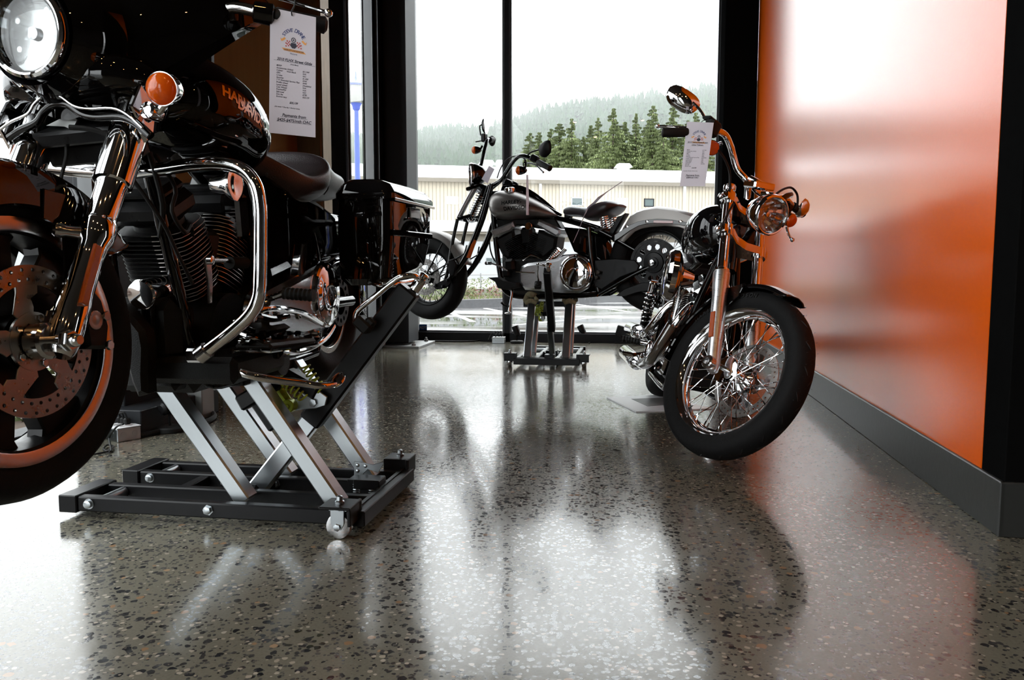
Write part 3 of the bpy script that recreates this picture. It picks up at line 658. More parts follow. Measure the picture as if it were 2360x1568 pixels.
def loft_x(m, secs, seg=28, pw=2.4):
    """body along x from sections (x, y centre, z centre, half width, half height up, half height down)"""
    rings = []
    for (x, yc, zc, hw, hu, hd) in secs:
        r = []
        for i in range(seg):
            t = 2*pi*i/seg; c, s_ = cos(t), sin(t); q = (abs(c)**pw+abs(s_)**pw)**(-1/pw)
            r.append(Vector((x, yc+c*q*hw, zc+s_*q*(hu if s_ > 0 else hd))))
        rings.append(r)
    return m.skin(rings)
def smooth_secs(secs, n=5):
    out = []
    for i in range(len(secs)-1):
        p0 = secs[max(0, i-1)]; p1 = secs[i]; p2 = secs[i+1]; p3 = secs[min(len(secs)-1, i+2)]
        for t in range(n):
            u = t/n; out.append(tuple(.5*((2*b)+(c-a)*u+(2*a-5*b+4*c-d)*u*u+(3*b-a-3*c+d)*u**3) for a, b, c, d in zip(p0, p1, p2, p3)))
    out.append(secs[-1]); return out
def fender(m, c, a0, a1, r, w, th=.004, skirt=.03, n=40, flare=None):
    """mudguard wrapping the tyre from angle a0 to a1 (degrees, 0 = forwards, 90 = up)"""
    c = Vector(c); rings = []
    for i in range(n+1):
        f = i/n; a = radians(a0+(a1-a0)*f); R = Vector((cos(a), 0, sin(a))); k = (flare(f) if flare else 0)
        tip = min(1, sqrt(max(0, min(f, 1-f))*14)+.25)
        sk = skirt*(tip)
        out = [(-w/2, -sk), (-w/2*.99, -sk*.35), (-w/2*.90, -.006), (-w/2*.6, .004), (0, .010), (w/2*.6, .004), (w/2*.90, -.006), (w/2*.99, -sk*.35), (w/2, -sk)]
        o = [c+R*(r+k+h)+Vector((0, y, 0)) for y, h in out]
        i_ = [c+R*(r+k+h-th)+Vector((0, y*(1-th/w*2), 0)) for y, h in out][::-1]
        rings.append(o+i_)
    return m.skin(rings)
def bvh_of(o):
    from mathutils.bvhtree import BVHTree
    me = o.data; return BVHTree.FromPolygons([v.co for v in me.vertices], [tuple(p.vertices) for p in me.polygons])
def wrap(m, bvh, dirn, back=.3, off=.0008):
    """press the letters of m on to a surface along dirn"""
    d = Vector(dirn).normalized()
    for i, v in enumerate(m.v):
        h = bvh.ray_cast(v-d*back, d)
        if h[0] is not None: m.v[i] = h[0]-d*off
def frame_T(o, right, up):
    r = Vector(right).normalized(); n = r.cross(Vector(up)).normalized(); u = n.cross(r)
    T = Matrix((r, u, n)).transposed().to_4x4(); T.translation = o; return T
def subdiv(m, k=1):
    bm = bmesh.new(); me = bpy.data.meshes.new('x'); me.from_pydata([tuple(v) for v in m.v], [], m.f); bm.from_mesh(me)
    bmesh.ops.triangulate(bm, faces=bm.faces)
    for _ in range(k): bmesh.ops.subdivide_edges(bm, edges=[e for e in bm.edges if e.calc_length() > .012], cuts=1, use_grid_fill=True)
    bmesh.ops.triangulate(bm, faces=bm.faces)
    bm.verts.ensure_lookup_table(); m.v = [v.co.copy() for v in bm.verts]; m.f = [[v.index for v in f.verts] for f in bm.faces]; m.m = [0]*len(m.f); bm.free(); bpy.data.meshes.remove(me)
def bolt(m, c, ax, r=.008, h=.006): m.hexn(c, ax, r, h)
def headlight(parent, rig, c, n, r, depth, bucket='gloss', fr=1, T=None, bezel='chrome', bowl='chrome'):
    """lamp facing along n: bucket, bezel, faceted bowl with bulb, clear lens"""
    n = Vector(n).normalized(); c = Vector(c); T = rig.S if T is None else T
    m = MB(); m.lathe(c, n, [(-depth, r*.15), (-depth*.93, r*.45), (-depth*.7, r*.78), (-depth*.35, r*1.0), (-.012, r*1.06), (.0, r*1.06)], 44, cap=(1, 0)); h = m.obj('headlight', bucket, parent, T)
    m = MB(); m.lathe(c, n, [(-.015, r*1.07), (-.002, r*1.10), (.008, r*1.07), (.012, r*1.0), (.010, r*.95), (.0, r*.93), (-.012, r*.93)], 48, cap=(0, 0), closed=True); m.obj('bezel', bezel, h, T)
    m = MB(); m.lathe(c, n, [(-depth*.72, r*.10), (-depth*.70, r*.30), (-depth*.55, r*.55), (-depth*.34, r*.78), (-.006, r*.94)], 24, cap=(1, 0)); m.obj('bowl', bowl, h, T, ang=10)
    e = n.cross(ZA).normalized(); g = e.cross(n)
    m = MB(); m.cyl(c-n*depth*.7, c-n*depth*.22, r*.13, r*.10, 16); m.lathe(c, n, [(-depth*.22, r*.10), (-depth*.20, r*.15), (-depth*.12, r*.15), (-depth*.10, r*.05)], 16)
    for sx, sy in ((.45, .35), (.5, -.3), (-.4, .5)): m.cyl(c-n*depth*.5+e*r*sx+g*r*sy, c-n*depth*.2+e*r*sx+g*r*sy, r*.10, r*.07, 12)
    m.obj('bulb_holder', 'chrome2', h, T)
    m = MB(); m.ell(c-n*.004, (r*.93, r*.93, .016), frame_T(V(0, 0, 0), e, g).to_3x3(), 36, 8, lo=0.0); m.obj('lens', 'lens', h, T)
    return h
def signal(parent, rig, c, n, r, body='chrome', stalk=None, fr=1, T=None):
    n = Vector(n).normalized(); c = Vector(c); T = (rig.S if fr else rig.I) if T is None else T
    m = MB(); m.lathe(c, n, [(-r*1.9, r*.10), (-r*1.75, r*.42), (-r*1.2, r*.80), (-r*.5, r*1.0), (.0, r*1.04), (.004, r*1.04)], 28)
    if stalk: m.tube(stalk, .009, 10)
    s_ = m.obj('turn_signal', body, parent, T)
    e = n.orthogonal().normalized(); m = MB(); m.ell(c, (r, r, r*.8), frame_T(V(0, 0, 0), e, n.cross(e)).to_3x3(), 28, 8, lo=0.0); m.obj('lens', 'amber', s_, T)
    return s_
def mirror_part(parent, T, c, n, up, wd, ht, arm, body='gloss', armmat='chrome'):
    n = Vector(n).normalized(); m = MB()
    Tm = frame_T(Vector(c), Vector(up).cross(n), up)
    rings = []
    for z, k in ((0, .97), (.004, 1.0), (-.012, .93), (-.026, .66), (-.033, .2)):
        r = []
        for i in range(32):
            t = 2*pi*i/32; cx, sx = cos(t), sin(t); q = (abs(cx)**2.7+abs(sx)**2.7)**(-1/2.7); r.append(Tm @ Vector((cx*q*wd*k*(1+.12*sx), sx*q*ht*k, z)))
        rings.append(r)
    rings = [rings[1], rings[2], rings[3], rings[4]]; m.skin(rings, cap=(1, 1)); o = m.obj('mirror', body, parent, T)
    m = MB(); m.skin([[v+n*.0015 for v in rings[0]], [v+n*.0025 for v in [Vector(c)+(w_-Vector(c))*.95 for w_ in rings[0]]]], cap=(0, 1)); m.obj('mirror_glass', 'chrome', o, T)
    m = MB(); m.tube(arm, .006, 10); m.obj('stem', armmat, o, T)
    return o
def wire_wheel(parent, rig, T, c, name, tr, tw, rimr, n=40, rim='chrome', hubr=.034, hubw=.075, hubmat='chrome2', spk='chrome'):
    c = Vector(c); m = MB(); b = tw*.40
    m.lathe(c, YA, [(-b, rimr+.006), (-b*.93, rimr+.008), (-b*.80, rimr-.004), (-b*.60, rimr-.012), (-b*.25, rimr-.022), (0, rimr-.026), (b*.25, rimr-.022), (b*.60, rimr-.012), (b*.80, rimr-.004), (b*.93, rimr+.008), (b, rimr+.006), (b*.8, rimr-.001), (b*.2, rimr-.018), (-b*.2, rimr-.018), (-b*.8, rimr-.001)], 80, cap=(0, 0), closed=True)
    w_ = m.obj(name, rim, parent, T)
    m = MB(); m.lathe(c, YA, [(-hubw/2-.012, .02), (-hubw/2-.010, hubr), (-hubw/2-.006, hubr+.014), (-hubw/2, hubr+.016), (-hubw/2+.006, hubr+.006), (-hubw/2+.016, hubr*.72), (hubw/2-.016, hubr*.72), (hubw/2-.006, hubr+.006), (hubw/2, hubr+.016), (hubw/2+.006, hubr+.014), (hubw/2+.010, hubr), (hubw/2+.012, .02)], 36); m.obj('hub', hubmat, w_, T)
    m = MB(); tyre(m, c, tr, tw, rimr+.004); m.obj('tyre', 'rubber', w_, T)
    q = n//4
    for k in range(n):
        sd = 1 if k % 2 else -1; gp = (k//2) % 2; a = 2*pi*(k+.25)/n; ar = a; ah = a+(1 if gp else -1)*radians(62)
        p0 = c+Vector((cos(ah)*(hubr+.008), sd*hubw/2, sin(ah)*(hubr+.008))); p1 = c+Vector((cos(ar)*(rimr-.022), sd*b*.18, sin(ar)*(rimr-.022)))
        m = MB(); m.cyl(p0, p1, .0019, seg=8); m.cyl(p1+(p0-p1).normalized()*.022, p1-(p0-p1).normalized()*.003, .0034, seg=6); m.obj('spoke', spk, w_, T)
    return w_
def carrier_disc(parent, T, c, y, r1, r0, n=5, hub=.045, name='brake_disc', holes=30, mat2='disc', wav=1):
    c = Vector(c)+Vector((0, y, 0)); m = MB().use('disc'); perf_disc(m, c, r0, r1, holes, .0042, .0045, 2 if r1-r0 > .035 else 1)
    m.use(mat2)
    for k in range(n):
        a = 2*pi*k/n
        P = lambda r, t: c+Vector((cos(t)*r, 0, sin(t)*r))
        if wav:
            L_ = [P(hub*.8, a-.25), P(hub*1.35, a-.34), P((r0+hub)/2, a-.16), P(r0*.93, a+.02), P(r0+.003, a+.05), P(r0+.003, a+.50), P(r0*.86, a+.52), P(r0*.76, a+.36), P((r0+hub)*.52, a+.34), P(hub*1.3, a+.42), P(hub*.8, a+.4)]
        else: L_ = [P(hub*.8, a-.22), P(r0*.6, a-.14), P(r0+.003, a-.17), P(r0+.003, a+.17), P(r0*.6, a+.14), P(hub*.8, a+.22)]
        m.prism(L_, (0, .004, 0), .001)
    m.lathe(c-YA*.003, YA, [(0, hub*.62), (0, hub*1.12), (.006, hub*1.12), (.006, hub*.62)], 36, cap=(0, 0), closed=True)
    d = m.obj(name, None, parent, T)
    for k in range(n):
        a = 2*pi*(k+.5)/n; q = MB(); bolt(q, c+Vector((cos(a)*hub*.9, .003*(1 if y > 0 else -1), sin(a)*hub*.9)), YA*(1 if y > 0 else -1), .0075, .007); q.obj('bolt', 'chrome2', d, T)
    return d
def price_tag(cn, lines, label, group=None, name='price_tag', logo=True, cord=None):
    """printed card hung from a handlebar: cn = corners top left, top right, bottom right, bottom left seen from the front"""
    TL, TR, BR, BL = [Vector(v) for v in cn]; up = ((TL+TR)-(BL+BR)).normalized(); rt = (TR-TL); W_ = rt.length; H_ = (TL-BL).length; rt.normalize(); nn = rt.cross(up).normalized()
    t = tag(empty(name, TL), label, 'price tag', group); T0 = Matrix.Translation(-TL)
    m = MB(); m.skin([[v-nn*.0005 for v in (TL, TR, BR, BL)], [v+nn*.0005 for v in (TL, TR, BR, BL)]]); m.obj('card', 'paper', t, T0)
    ax_, ay_ = TR-TL, BL-TL; g11, g12, g22 = ax_.dot(ax_), ax_.dot(ay_), ay_.dot(ay_); dt_ = g11*g22-g12*g12
    def lay(m):
        for i, v in enumerate(m.v):
            w = v-TL; b1_, b2_ = w.dot(ax_), w.dot(ay_); u = (b1_*g22-b2_*g12)/dt_; q = (b2_*g11-b1_*g12)/dt_
            m.v[i] = TL*(1-u)*(1-q)+TR*u*(1-q)+BR*u*q+BL*(1-u)*q+nn*max(.0009, w.dot(nn))
        return m
    def at(u, v): return TL+(TR-TL)*u+(BL-TL)*v+nn*.0009
    def T(u, v): return frame_T(at(u, v), TR-TL, TL-BL)
    if logo:
        m = MB().use('inkb')
        for i, ch in enumerate('STEVE DRANE'):
            a = radians(58-i*11.6); cen = at(.52, .245)
            X_ = (TR-TL).normalized(); U_ = (TL-BL).normalized(); p = cen+X_*(-sin(a)*W_*.215)*-1*-1+U_*(cos(a)*W_*.215)
            r_ = X_*cos(a)+U_*sin(a); text_mesh(m, ch, frame_T(p, r_, nn.cross(r_)), W_*.105, bold=W_*.0015)
        m.use('inkg')
        c = at(.52, .225); X_ = (TR-TL).normalized(); U_ = (TL-BL).normalized()
        def ringp(cx, r0, r1, off=.0): 
            n_ = 24; m.add([cx+nn*off+X_*cos(2*pi*i/n_)*r0+U_*sin(2*pi*i/n_)*r0 for i in range(n_)]+[cx+nn*off+X_*cos(2*pi*i/n_)*r1+U_*sin(2*pi*i/n_)*r1 for i in range(n_)], [(i, (i+1) % n_, n_+(i+1) % n_, n_+i) for i in range(n_)])
        m.use('ink'); ringp(c, W_*.035, W_*.052); ringp(c, 0, W_*.018)
        m.add([c+X_*a_*W_+U_*b_*W_ for a_, b_ in ((-.05, -.06), (.05, -.06), (.075, -.12), (.03, -.17), (-.03, -.17), (-.075, -.12))], [(0, 1, 2, 3, 4, 5)])
        m.use('inkr')
        for sg in (-1, 1):
            for i in range(4):
                for j in range(4):
                    if (i+j) % 2 == 0:
                        x0 = sg*(.085+i*.026); y0 = -.04-j*.03-(.015 if i > 2 else 0)
                        m.add([c+X_*(x0+a_)*W_+U_*(y0+b_)*W_ for a_, b_ in ((-.013, -.014), (.013, -.014), (.013, .014), (-.013, .014))], [(0, 1, 2, 3)])
        m.use('inko')
        for sg in (-1, 1): m.add([c+X_*sg*a_*W_+U_*b_*W_ for a_, b_ in ((.20, .03), (.26, -.02), (.29, .01), (.27, -.06), (.23, -.05), (.17, .0))], [(0, 1, 2, 3, 4, 5)])
        m.add([c+X_*a_*W_+U_*b_*W_ for a_, b_ in ((-.26, -.19), (.22, -.20), (.27, -.25), (.20, -.25), (-.20, -.24))], [(0, 1, 2, 3, 4)])
        m.use('ink'); text_mesh(m, 'HARLEY-DAVIDSON', frame_T(c+nn*.0003-U_*W_*.237, TR-TL, TL-BL), W_*.048, bold=W_*.001)
        m.use('inkb'); text_mesh(m, 'Victoria', frame_T(c+nn*.0003-U_*W_*.30, TR-TL, TL-BL), W_*.05)
        lay(m).obj('logo', None, t, T0)
    m = MB().use('ink')
    for (txt, u, v, sz, al, *rest) in lines:
        text_mesh(m, txt, T(u, v), W_*sz, al, bold=W_*.0022 if rest else W_*.0008)
        if rest and rest[0] == 'u':
            hw = W_*sz*.265*len(txt); p = at(u, v)-(TL-BL).normalized()*W_*sz*.16; X_ = (TR-TL).normalized(); U_ = (TL-BL).normalized()*W_*sz*.06
            m.add([p-X_*hw, p+X_*hw, p+X_*hw+U_, p-X_*hw+U_], [(0, 1, 2, 3)])
    if lines: lay(m).obj('printing', None, t, T0)
    if cord: m = MB(); m.tube(cord, .0016, 6); m.obj('cord', 'rubber2', t, T0)
    return t

# ================================================================== near motorcycle, raised on its lift (left)
R1 = Rig((-1.2787, 3.0064, .2975), -1.5516, .0095, .0038, -.1023, 1.613, .32, 26, 0.)
b1 = tag(empty('touring_motorcycle', Mx=R1.M), 'black touring motorcycle with large fairing and hard saddlebags, raised on the nearest lift', 'motorcycle')
P, X, S1, I1 = R1.P, R1.X, R1.S, R1.I
C = R1.fa
# front wheel
m = MB().use('black'); m.lathe(C, YA, [(-.052, .232), (-.052, .246), (-.044, .249), (-.03, .236), (.03, .236), (.044, .249), (.052, .246), (.052, .232), (.040, .214), (0, .207), (-.040, .214)], 72, cap=(0, 0), closed=True)
radial(m, C, [(.045, -.034), (.12, -.040), (.19, -.052), (.222, -.085), (.226, 0), (.222, .085), (.19, .052), (.12, .040), (.045, .034)], 7, .045, 0, .004, .55)
m.cyl(C-YA*.06, C+YA*.06, .055, seg=32)
m.use('machined')
for sg in (-1, 1): m.lathe(C, YA*sg, [(.0521, .218), (.0535, .221), (.0535, .2455), (.0521, .247)], 72, cap=(0, 0))
wheel = m.obj('front_wheel', None, b1, S1)
m = MB(); tyre(m, C, .32, .13, .243); m.obj('tyre', 'rubber', wheel, S1)
for sg in (1, -1): carrier_disc(wheel, S1, C, .078*sg, .150, .112, 5, .052, holes=34, mat2='disc')
m = MB(); m.cyl(C-YA*.20, C+YA*.172, .012, seg=16); m.lathe(C+YA*.085, YA, [(0, .036), (.03, .036), (.035, .03)], 24); m.hexn(C+YA*.150, YA, .021, .020); m.lathe(C+YA*.168, YA, [(0, .014), (.012, .013), (.018, .009)], 20); m.obj('axle', 'chrome2', b1, S1)
# fork legs
fd = (Vector((1.25, 0, .93))-Vector((1.60, 0, .30))).normalized()
for sg in (1, -1):
    a = Vector((1.60, .125*sg, .30)); m = MB()
    m.lathe(a, fd, [(-.012, .022), (-.004, .028), (.03, .034), (.09, .0335), (.13, .029), (.20, .0275), (.235, .030), (.25, .036), (.285, .037), (.292, .033), (.30, .0305), (.37, .0305), (.395, .034)], 36); lg = m.obj('fork_leg', 'chrome', b1, S1)
    m = MB(); m.lathe(a, fd, [(.385, .030), (.388, .0405), (.62, .0415), (.72, .0415), (.725, .03)], 36); m.obj('fork_cover', 'chrome', lg, S1)
    q = a+fd*.262; m = MB(); m.lathe(q+V(.01, 0, 0), Vector((.75, -.62*sg, .15)), [(.0, .014), (.05, .013), (.058, .016), (.07, .015), (.075, .010)], 16); m.obj('fender_bolt', 'chrome2', lg, S1)
    n_ = fd.cross(YA).normalized(); m = MB(); ra_, rb_ = P(226, 566, .160, 1), P(192, 702, .160, 1); ra_.y *= sg; rb_.y *= sg; m.bar(ra_, rb_, .006, .030, up=(0, 1, 0), bev=.002) if 0 else m.prism([ra_-V(.009, 0, .004), ra_+V(.009, 0, .004), rb_+V(.009, 0, .004), rb_-V(.009, 0, .004)], (0, .010, 0), .002); m.obj('reflector', 'reflector', lg, S1)
# caliper, left
for sg in (1, -1):
    m = MB(); pts = [C+Vector((cos(t)*r, sg*.085, sin(t)*r)) for t, r in ((2.35, .105), (2.35, .165), (2.7, .172), (3.05, .170), (3.35, .160), (3.4, .105), (3.0, .10), (2.7, .10))]; m.prism(pts, (0, .058, 0), .008)
    cp = m.obj('brake_caliper', 'black', b1, S1)
    for t in (2.45, 2.9, 3.3):
        m = MB(); bolt(m, C+Vector((cos(t)*.158, sg*.114, sin(t)*.158)), YA*sg, .011, .008); m.obj('bolt', 'chrome2', cp, S1)
    m = MB(); m.lathe(C+Vector((cos(2.9)*.13, sg*.114, sin(2.9)*.13)), YA*sg, [(0, .020), (.002, .020), (.003, .016), (.002, .013), (.002, .009), (.003, .006)], 24); m.obj('badge', 'disc', cp, S1)
# front mudguard
m = MB(); fender(m, C, 28, 146, .352, .172, .004, .085, 44); m.obj('front_mudguard', 'gloss', b1, S1)
for sg in (1, -1):
    m = MB(); m.prism([C+Vector((x, sg*.088, z)) for x, z in ((-.05, .30), (-.13, .29), (-.16, .20), (-.11, .10), (-.08, .12), (-.09, .22), (-.04, .24))], (0, .006, 0), .002); m.obj('mudguard_bracket', 'gloss', b1, S1)
# batwing fairing
m = MB(); NU, NV = 40, 16; fr_, bk_ = [], []
for j in range(NV+1):
    v = j/NV; rf_, rb_ = [], []
    for i in range(NU+1):
        u = -1+2*i/NU; au = abs(u); y = .300*u
        zb = .792+.250*au**1.7; zt = 1.31-.18*au**3
        bulge = sin(pi*min(1, v*1.15))**.6 if v < .87 else sin(pi*.9999)**.6
        x = 1.395-.30*au**2.2-.02*(1-min(1, v*5))*(1-au)-.09*max(0, v-.35)
        z = zb+(zt-zb)*v; rf_.append(Vector((x, y, z)))
        rb_.append(Vector((x-.055-.09*(1-au)-.02*sin(pi*v), y*.985, zb+.012+(zt-.012-zb-.012)*v)))
    fr_.append(rf_); bk_.append(rb_)
vs = [p for r in fr_ for p in r]+[p for r in bk_ for p in r]; n1 = NU+1; o2 = (NV+1)*n1; fs = []
for j in range(NV):
    for i in range(NU):
        a = j*n1+i; fs.append((a, a+1, a+1+n1, a+n1)); fs.append((o2+a, o2+a+n1, o2+a+n1+1, o2+a+1))
for i in range(NU): fs.append((i, o2+i, o2+i+1, i+1)); a = NV*n1+i; fs.append((a, a+1, o2+a+1, o2+a))
for j in range(NV): a = j*n1; fs.append((a, a+n1, o2+a+n1, o2+a)); a += NU; fs.append((a, o2+a, o2+a+n1, a+n1))
m.add(vs, fs); m.obj('fairing', 'gloss', b1, S1, ang=50)
# lamp nacelle ring and headlight
hc = Vector((1.468, 0, .957)); hn = Vector((1, 0, -.04)).normalized()
m = MB(); m.lathe(hc, hn, [(-.115, .150), (-.06, .138), (-.02, .118), (-.004, .108), (-.02, .098)], 52, cap=(1, 0)); m.obj('headlight_nacelle', 'gloss', b1, S1)
headlight(b1, R1, hc, hn, .0885, .10, bowl='bowl')
# cowl below the lamp and the curved trim in front of the fork
m = MB(); loft_x(m, smooth_secs([(1.17, 0, .84, .10, .06, .06), (1.25, 0, .85, .17, .07, .055), (1.33, 0, .865, .20, .07, .06), (1.40, 0, .875, .15, .06, .045), (1.425, 0, .875, .10, .03, .02)]), 28, 2.6); m.obj('inner_cowl', 'gloss', b1, S1)
XT = 1.415; tp = [X(a, b, XT, 1) for a, b in ((4, 306), (30, 288), (68, 270), (84, 246), (108, 228), (140, 228), (172, 250), (205, 258), (262, 257), (298, 272), (332, 302))]
m = MB(); m.tube([p+V(.004, 0, .006) for p in tp], .0032, 12, 4); m.obj('fork_trim', 'chrome', b1, S1)
m = MB(); m.tube([p+V(-.02, 0, -.008) for p in tp], .0095, 12, 4); m.obj('fork_visor', 'gloss', b1, S1)
m = MB(); m.box((1.33, 0, .775), (.10, .30, .035), Matrix.Rotation(.5, 3, 'Y'), .006); m.box((1.30, 0, .735), (.05, .24, .05), Matrix.Rotation(.5, 3, 'Y'), .006); m.obj('triple_tree', 'black', b1, S1)
m = MB(); m.tube([(1.40, .02, .77), (1.385, .06, .765), (1.37, .10, .75)], .006, 8); m.tube([(1.36, -.03, .76), (1.355, -.035, .72), (1.375, -.04, .66), (1.375, -.045, .62)], .004, 8); m.obj('brake_hose', 'rubber2', b1, S1)
m = MB(); m.prism([X(a, b, 1.36, 1) for a, b in ((108, 290), (165, 262), (180, 275), (168, 300), (150, 292))], (.004, 0, 0)); m.obj('hose_bracket', 'zinc2', b1, S1)
# turn signals with bracket
c_ = X(374, 205, 1.40, 1); signal(b1, R1, c_, (.93, .10, -.12), .034, stalk=[c_+V(-.03, 0, 0), c_+V(-.03, -.03, -.035), c_+V(-.035, -.07, -.05)])
c2 = Vector((c_.x, -c_.y, c_.z)); signal(b1, R1, c2, (.93, -.10, -.12), .031, stalk=[c2+V(-.03, 0, 0), c2+V(-.03, .03, -.035), c2+V(-.035, .07, -.05)])
for sg in (1, -1):
    p = X(343, 255, 1.38, 1); p.y *= sg; m = MB(); m.lathe(p, (1, 0, .15), [(-.03, .016), (0, .019), (.006, .018), (.008, .011), (.004, .009)], 24); m.obj('signal_bracket', 'chrome', b1, S1)
# passing part of the upper fork brackets
for sg in (1, -1):
    m = MB(); m.prism([Vector((x, sg*.175, z)) for x, z in ((1.40, .80), (1.36, .73), (1.335, .75), (1.31, .84), (1.32, .87), (1.36, .86))], (0, .012, 0), .003); m.obj('fork_bracket', 'chrome', b1, S1)
# handlebar, grip, lever
g0, g1 = X(602, 30, 1.13, 1), X(748, 58, 1.05, 1)
for sg in (1, -1):
    f_ = lambda v: Vector((v.x, v.y*sg, v.z))
    d = (g1-g0).normalized()
    m = MB(); m.tube([Vector((1.17, .03*sg, 1.00)), Vector((1.16, .16*sg, 1.02)), Vector((1.14, .26*sg, 1.07)), f_(g0)], .014, 12); m.obj('handlebar', 'chrome', b1, S1)
    m = MB(); m.lathe(f_(g0+d*.03), f_(d), [(0, .018), (.006, .021), (.03, .019), (.10, .0185), (.118, .021), (.125, .012)], 24); m.obj('grip', 'rubber2', b1, S1)
    m = MB(); m.lathe(f_(g0-d*.02), f_(d), [(0, .014), (.004, .024), (.045, .026), (.05, .02)], 20); sw = m.obj('switch_housing', 'gloss', b1, S1)
    l0, l1 = X(640, -6, 1.10, 1), X(757, 30, 1.09, 1); m = MB(); m.tube([f_(l0), f_(l0*.6+l1*.4), f_(l1)], [.010, .008, .0075], 10, 3, up=(0, 0, 1), flat=.6); m.ell(f_(l1), (.010, .010, .010), None, 14, 8); m.obj('lever', 'chrome', b1, S1)
# fuel tank
m = MB(); TS = smooth_secs([(.655, 0, .79, .055, .025, .03), (.69, 0, .81, .13, .060, .07), (.77, 0, .84, .195, .105, .10), (.87, 0, .865, .220, .142, .11), (1.0, 0, .88, .215, .150, .11), (1.10, 0, .885, .18, .12, .09), (1.165, 0, .88, .12, .08, .06), (1.19, 0, .88, .05, .03, .03)], 5)
loft_x(m, TS, 44, 2.3); tank = m.obj('fuel_tank', 'gloss', b1, I1); bt = bvh_of(tank)
for txt, px, py in (('HARLEY-', 545, 246), ('DAVIDSON', 575, 282)):
    o_ = P(px, py, .20); T = frame_T(Vector((o_.x, .0, o_.z)), (-1, 0, -.24), (0, 0, 1)); m = MB().use('chrome2')
    text_mesh(m, txt, T, .038, bold=.0014); subdiv(m, 1); m.mats = []; wrap(m, bt, (0, -1, 0), back=.5, off=.0015)
    for v in m.v: pass
    m.v = [v if v.y > 0 else Vector((v.x, .19, v.z)) for v in m.v]; m.obj('tank_badge', 'chrome2', tank, I1)
for k, (px, py) in enumerate(((530, 305), (552, 312))):
    o_ = P(px, py, .17); m = MB(); m.lathe((o_.x, .186, o_.z), YA, [(0, .012), (.004, .012), (.004, .007), (.002, .006)], 20); m.obj('tank_screw', 'chrome2', tank, I1)
m = MB(); loft_x(m, smooth_secs([(.66, 0, .81, .03, .02, .04), (.72, 0, .885, .045, .02, .04), (.82, 0, .958, .06, .022, .04), (.95, 0, 1.01, .06, .03, .05), (1.08, 0, 1.005, .045, .02, .05), (1.14, 0, .965, .02, .01, .02)]), 20, 3); m.obj('tank_console', 'gloss', b1, I1)
# seat: nose, dished rider part, raised passenger part
m = MB(); loft_x(m, smooth_secs([(.76, 0, .80, .05, .02, .05), (.68, 0, .80, .10, .035, .07), (.58, 0, .765, .165, .035, .09), (.48, 0, .745, .20, .035, .09), (.37, 0, .765, .215, .05, .10), (.31, 0, .795, .20, .065, .11), (.26, 0, .805, .175, .06, .10)], 6), 36, 2.5)
seat = m.obj('seat', 'leather', b1, I1)
m = MB(); loft_x(m, smooth_secs([(.285, 0, .81, .165, .055, .09), (.24, 0, .805, .165, .06, .10), (.10, 0, .785, .145, .05, .08), (-.05, 0, .785, .12, .04, .07), (-.14, 0, .78, .07, .025, .05)], 6), 36, 2.6); m.obj('passenger_seat', 'leather', seat, I1)
m = MB()
for x_, w_ in ((.30, .186), (.345, .190)): m.tube([Vector((x_+.015*abs(sin(t))*0, cos(t)*(w_+.002), .745+.0+sin(t)*.078)) for t in [pi*k/14 for k in range(-2, 17)]], .0022, 6, 1)
m.obj('piping', 'leather', seat, I1)
# engine
core, fin = MB(), MB(); Ce = Vector((.925, 0, .265))
dF = Vector((sin(radians(24)), 0, cos(radians(24)))); dB = Vector((-sin(radians(21)), 0, cos(radians(21))))
for d_, nm in ((dF, 1), (dB, 0)):
    co_, fi_ = MB(), MB(); finned_barrel(co_, fi_, Ce+d_*.145+V(0, .012, 0), d_, .088, .21, .0118, 1.12)
    cy = co_.obj('cylinder', 'wrinkle', b1, I1); fi_.f = [f for f in fi_.f if sum(fi_.v[i].y for i in f) > -.02*len(f) and sum(fi_.v[i].y for i in f) > .03*len(f)]; fi_.m = [0]*len(fi_.f); fi_.obj('fin_edges', 'fins', cy, I1)
    m = MB(); q = Ce+d_*.36; Rm = Matrix.Rotation(atan2(d_.x, d_.z), 3, 'Y'); m.box(q+d_*.03, (.15, .19, .065), Rm, .02); m.box(q+d_*.075, (.12, .16, .035), Rm, .014); rk = m.obj('rocker_cover', 'black', b1, I1)
m = MB(); m.cyl(Ce-YA*.10, Ce+YA*.13, .125, seg=40); m.box((.90, 0, .20), (.40, .24, .14), bev=.03); m.box((.72, 0, .30), (.26, .22, .22), bev=.03); m.obj('crankcase', 'wrinkle', b1, I1)
m = MB(); m.box((.93, .02, .47), (.10, .14, .20), Matrix.Rotation(.02, 3, 'Y'), .02); m.obj('intake_manifold', 'black', b1, I1)
m = MB(); q = P(355, 668, .03); m.cyl(q-V(.07, 0, 0), q+V(.055, 0, -.01), .038, .038, 32); m.lathe(q+V(.055, 0, -.01), (1, 0, -.15), [(0, .038), (.006, .034), (.010, .012)], 32); m.obj('oil_filter', 'chrome', b1, I1)
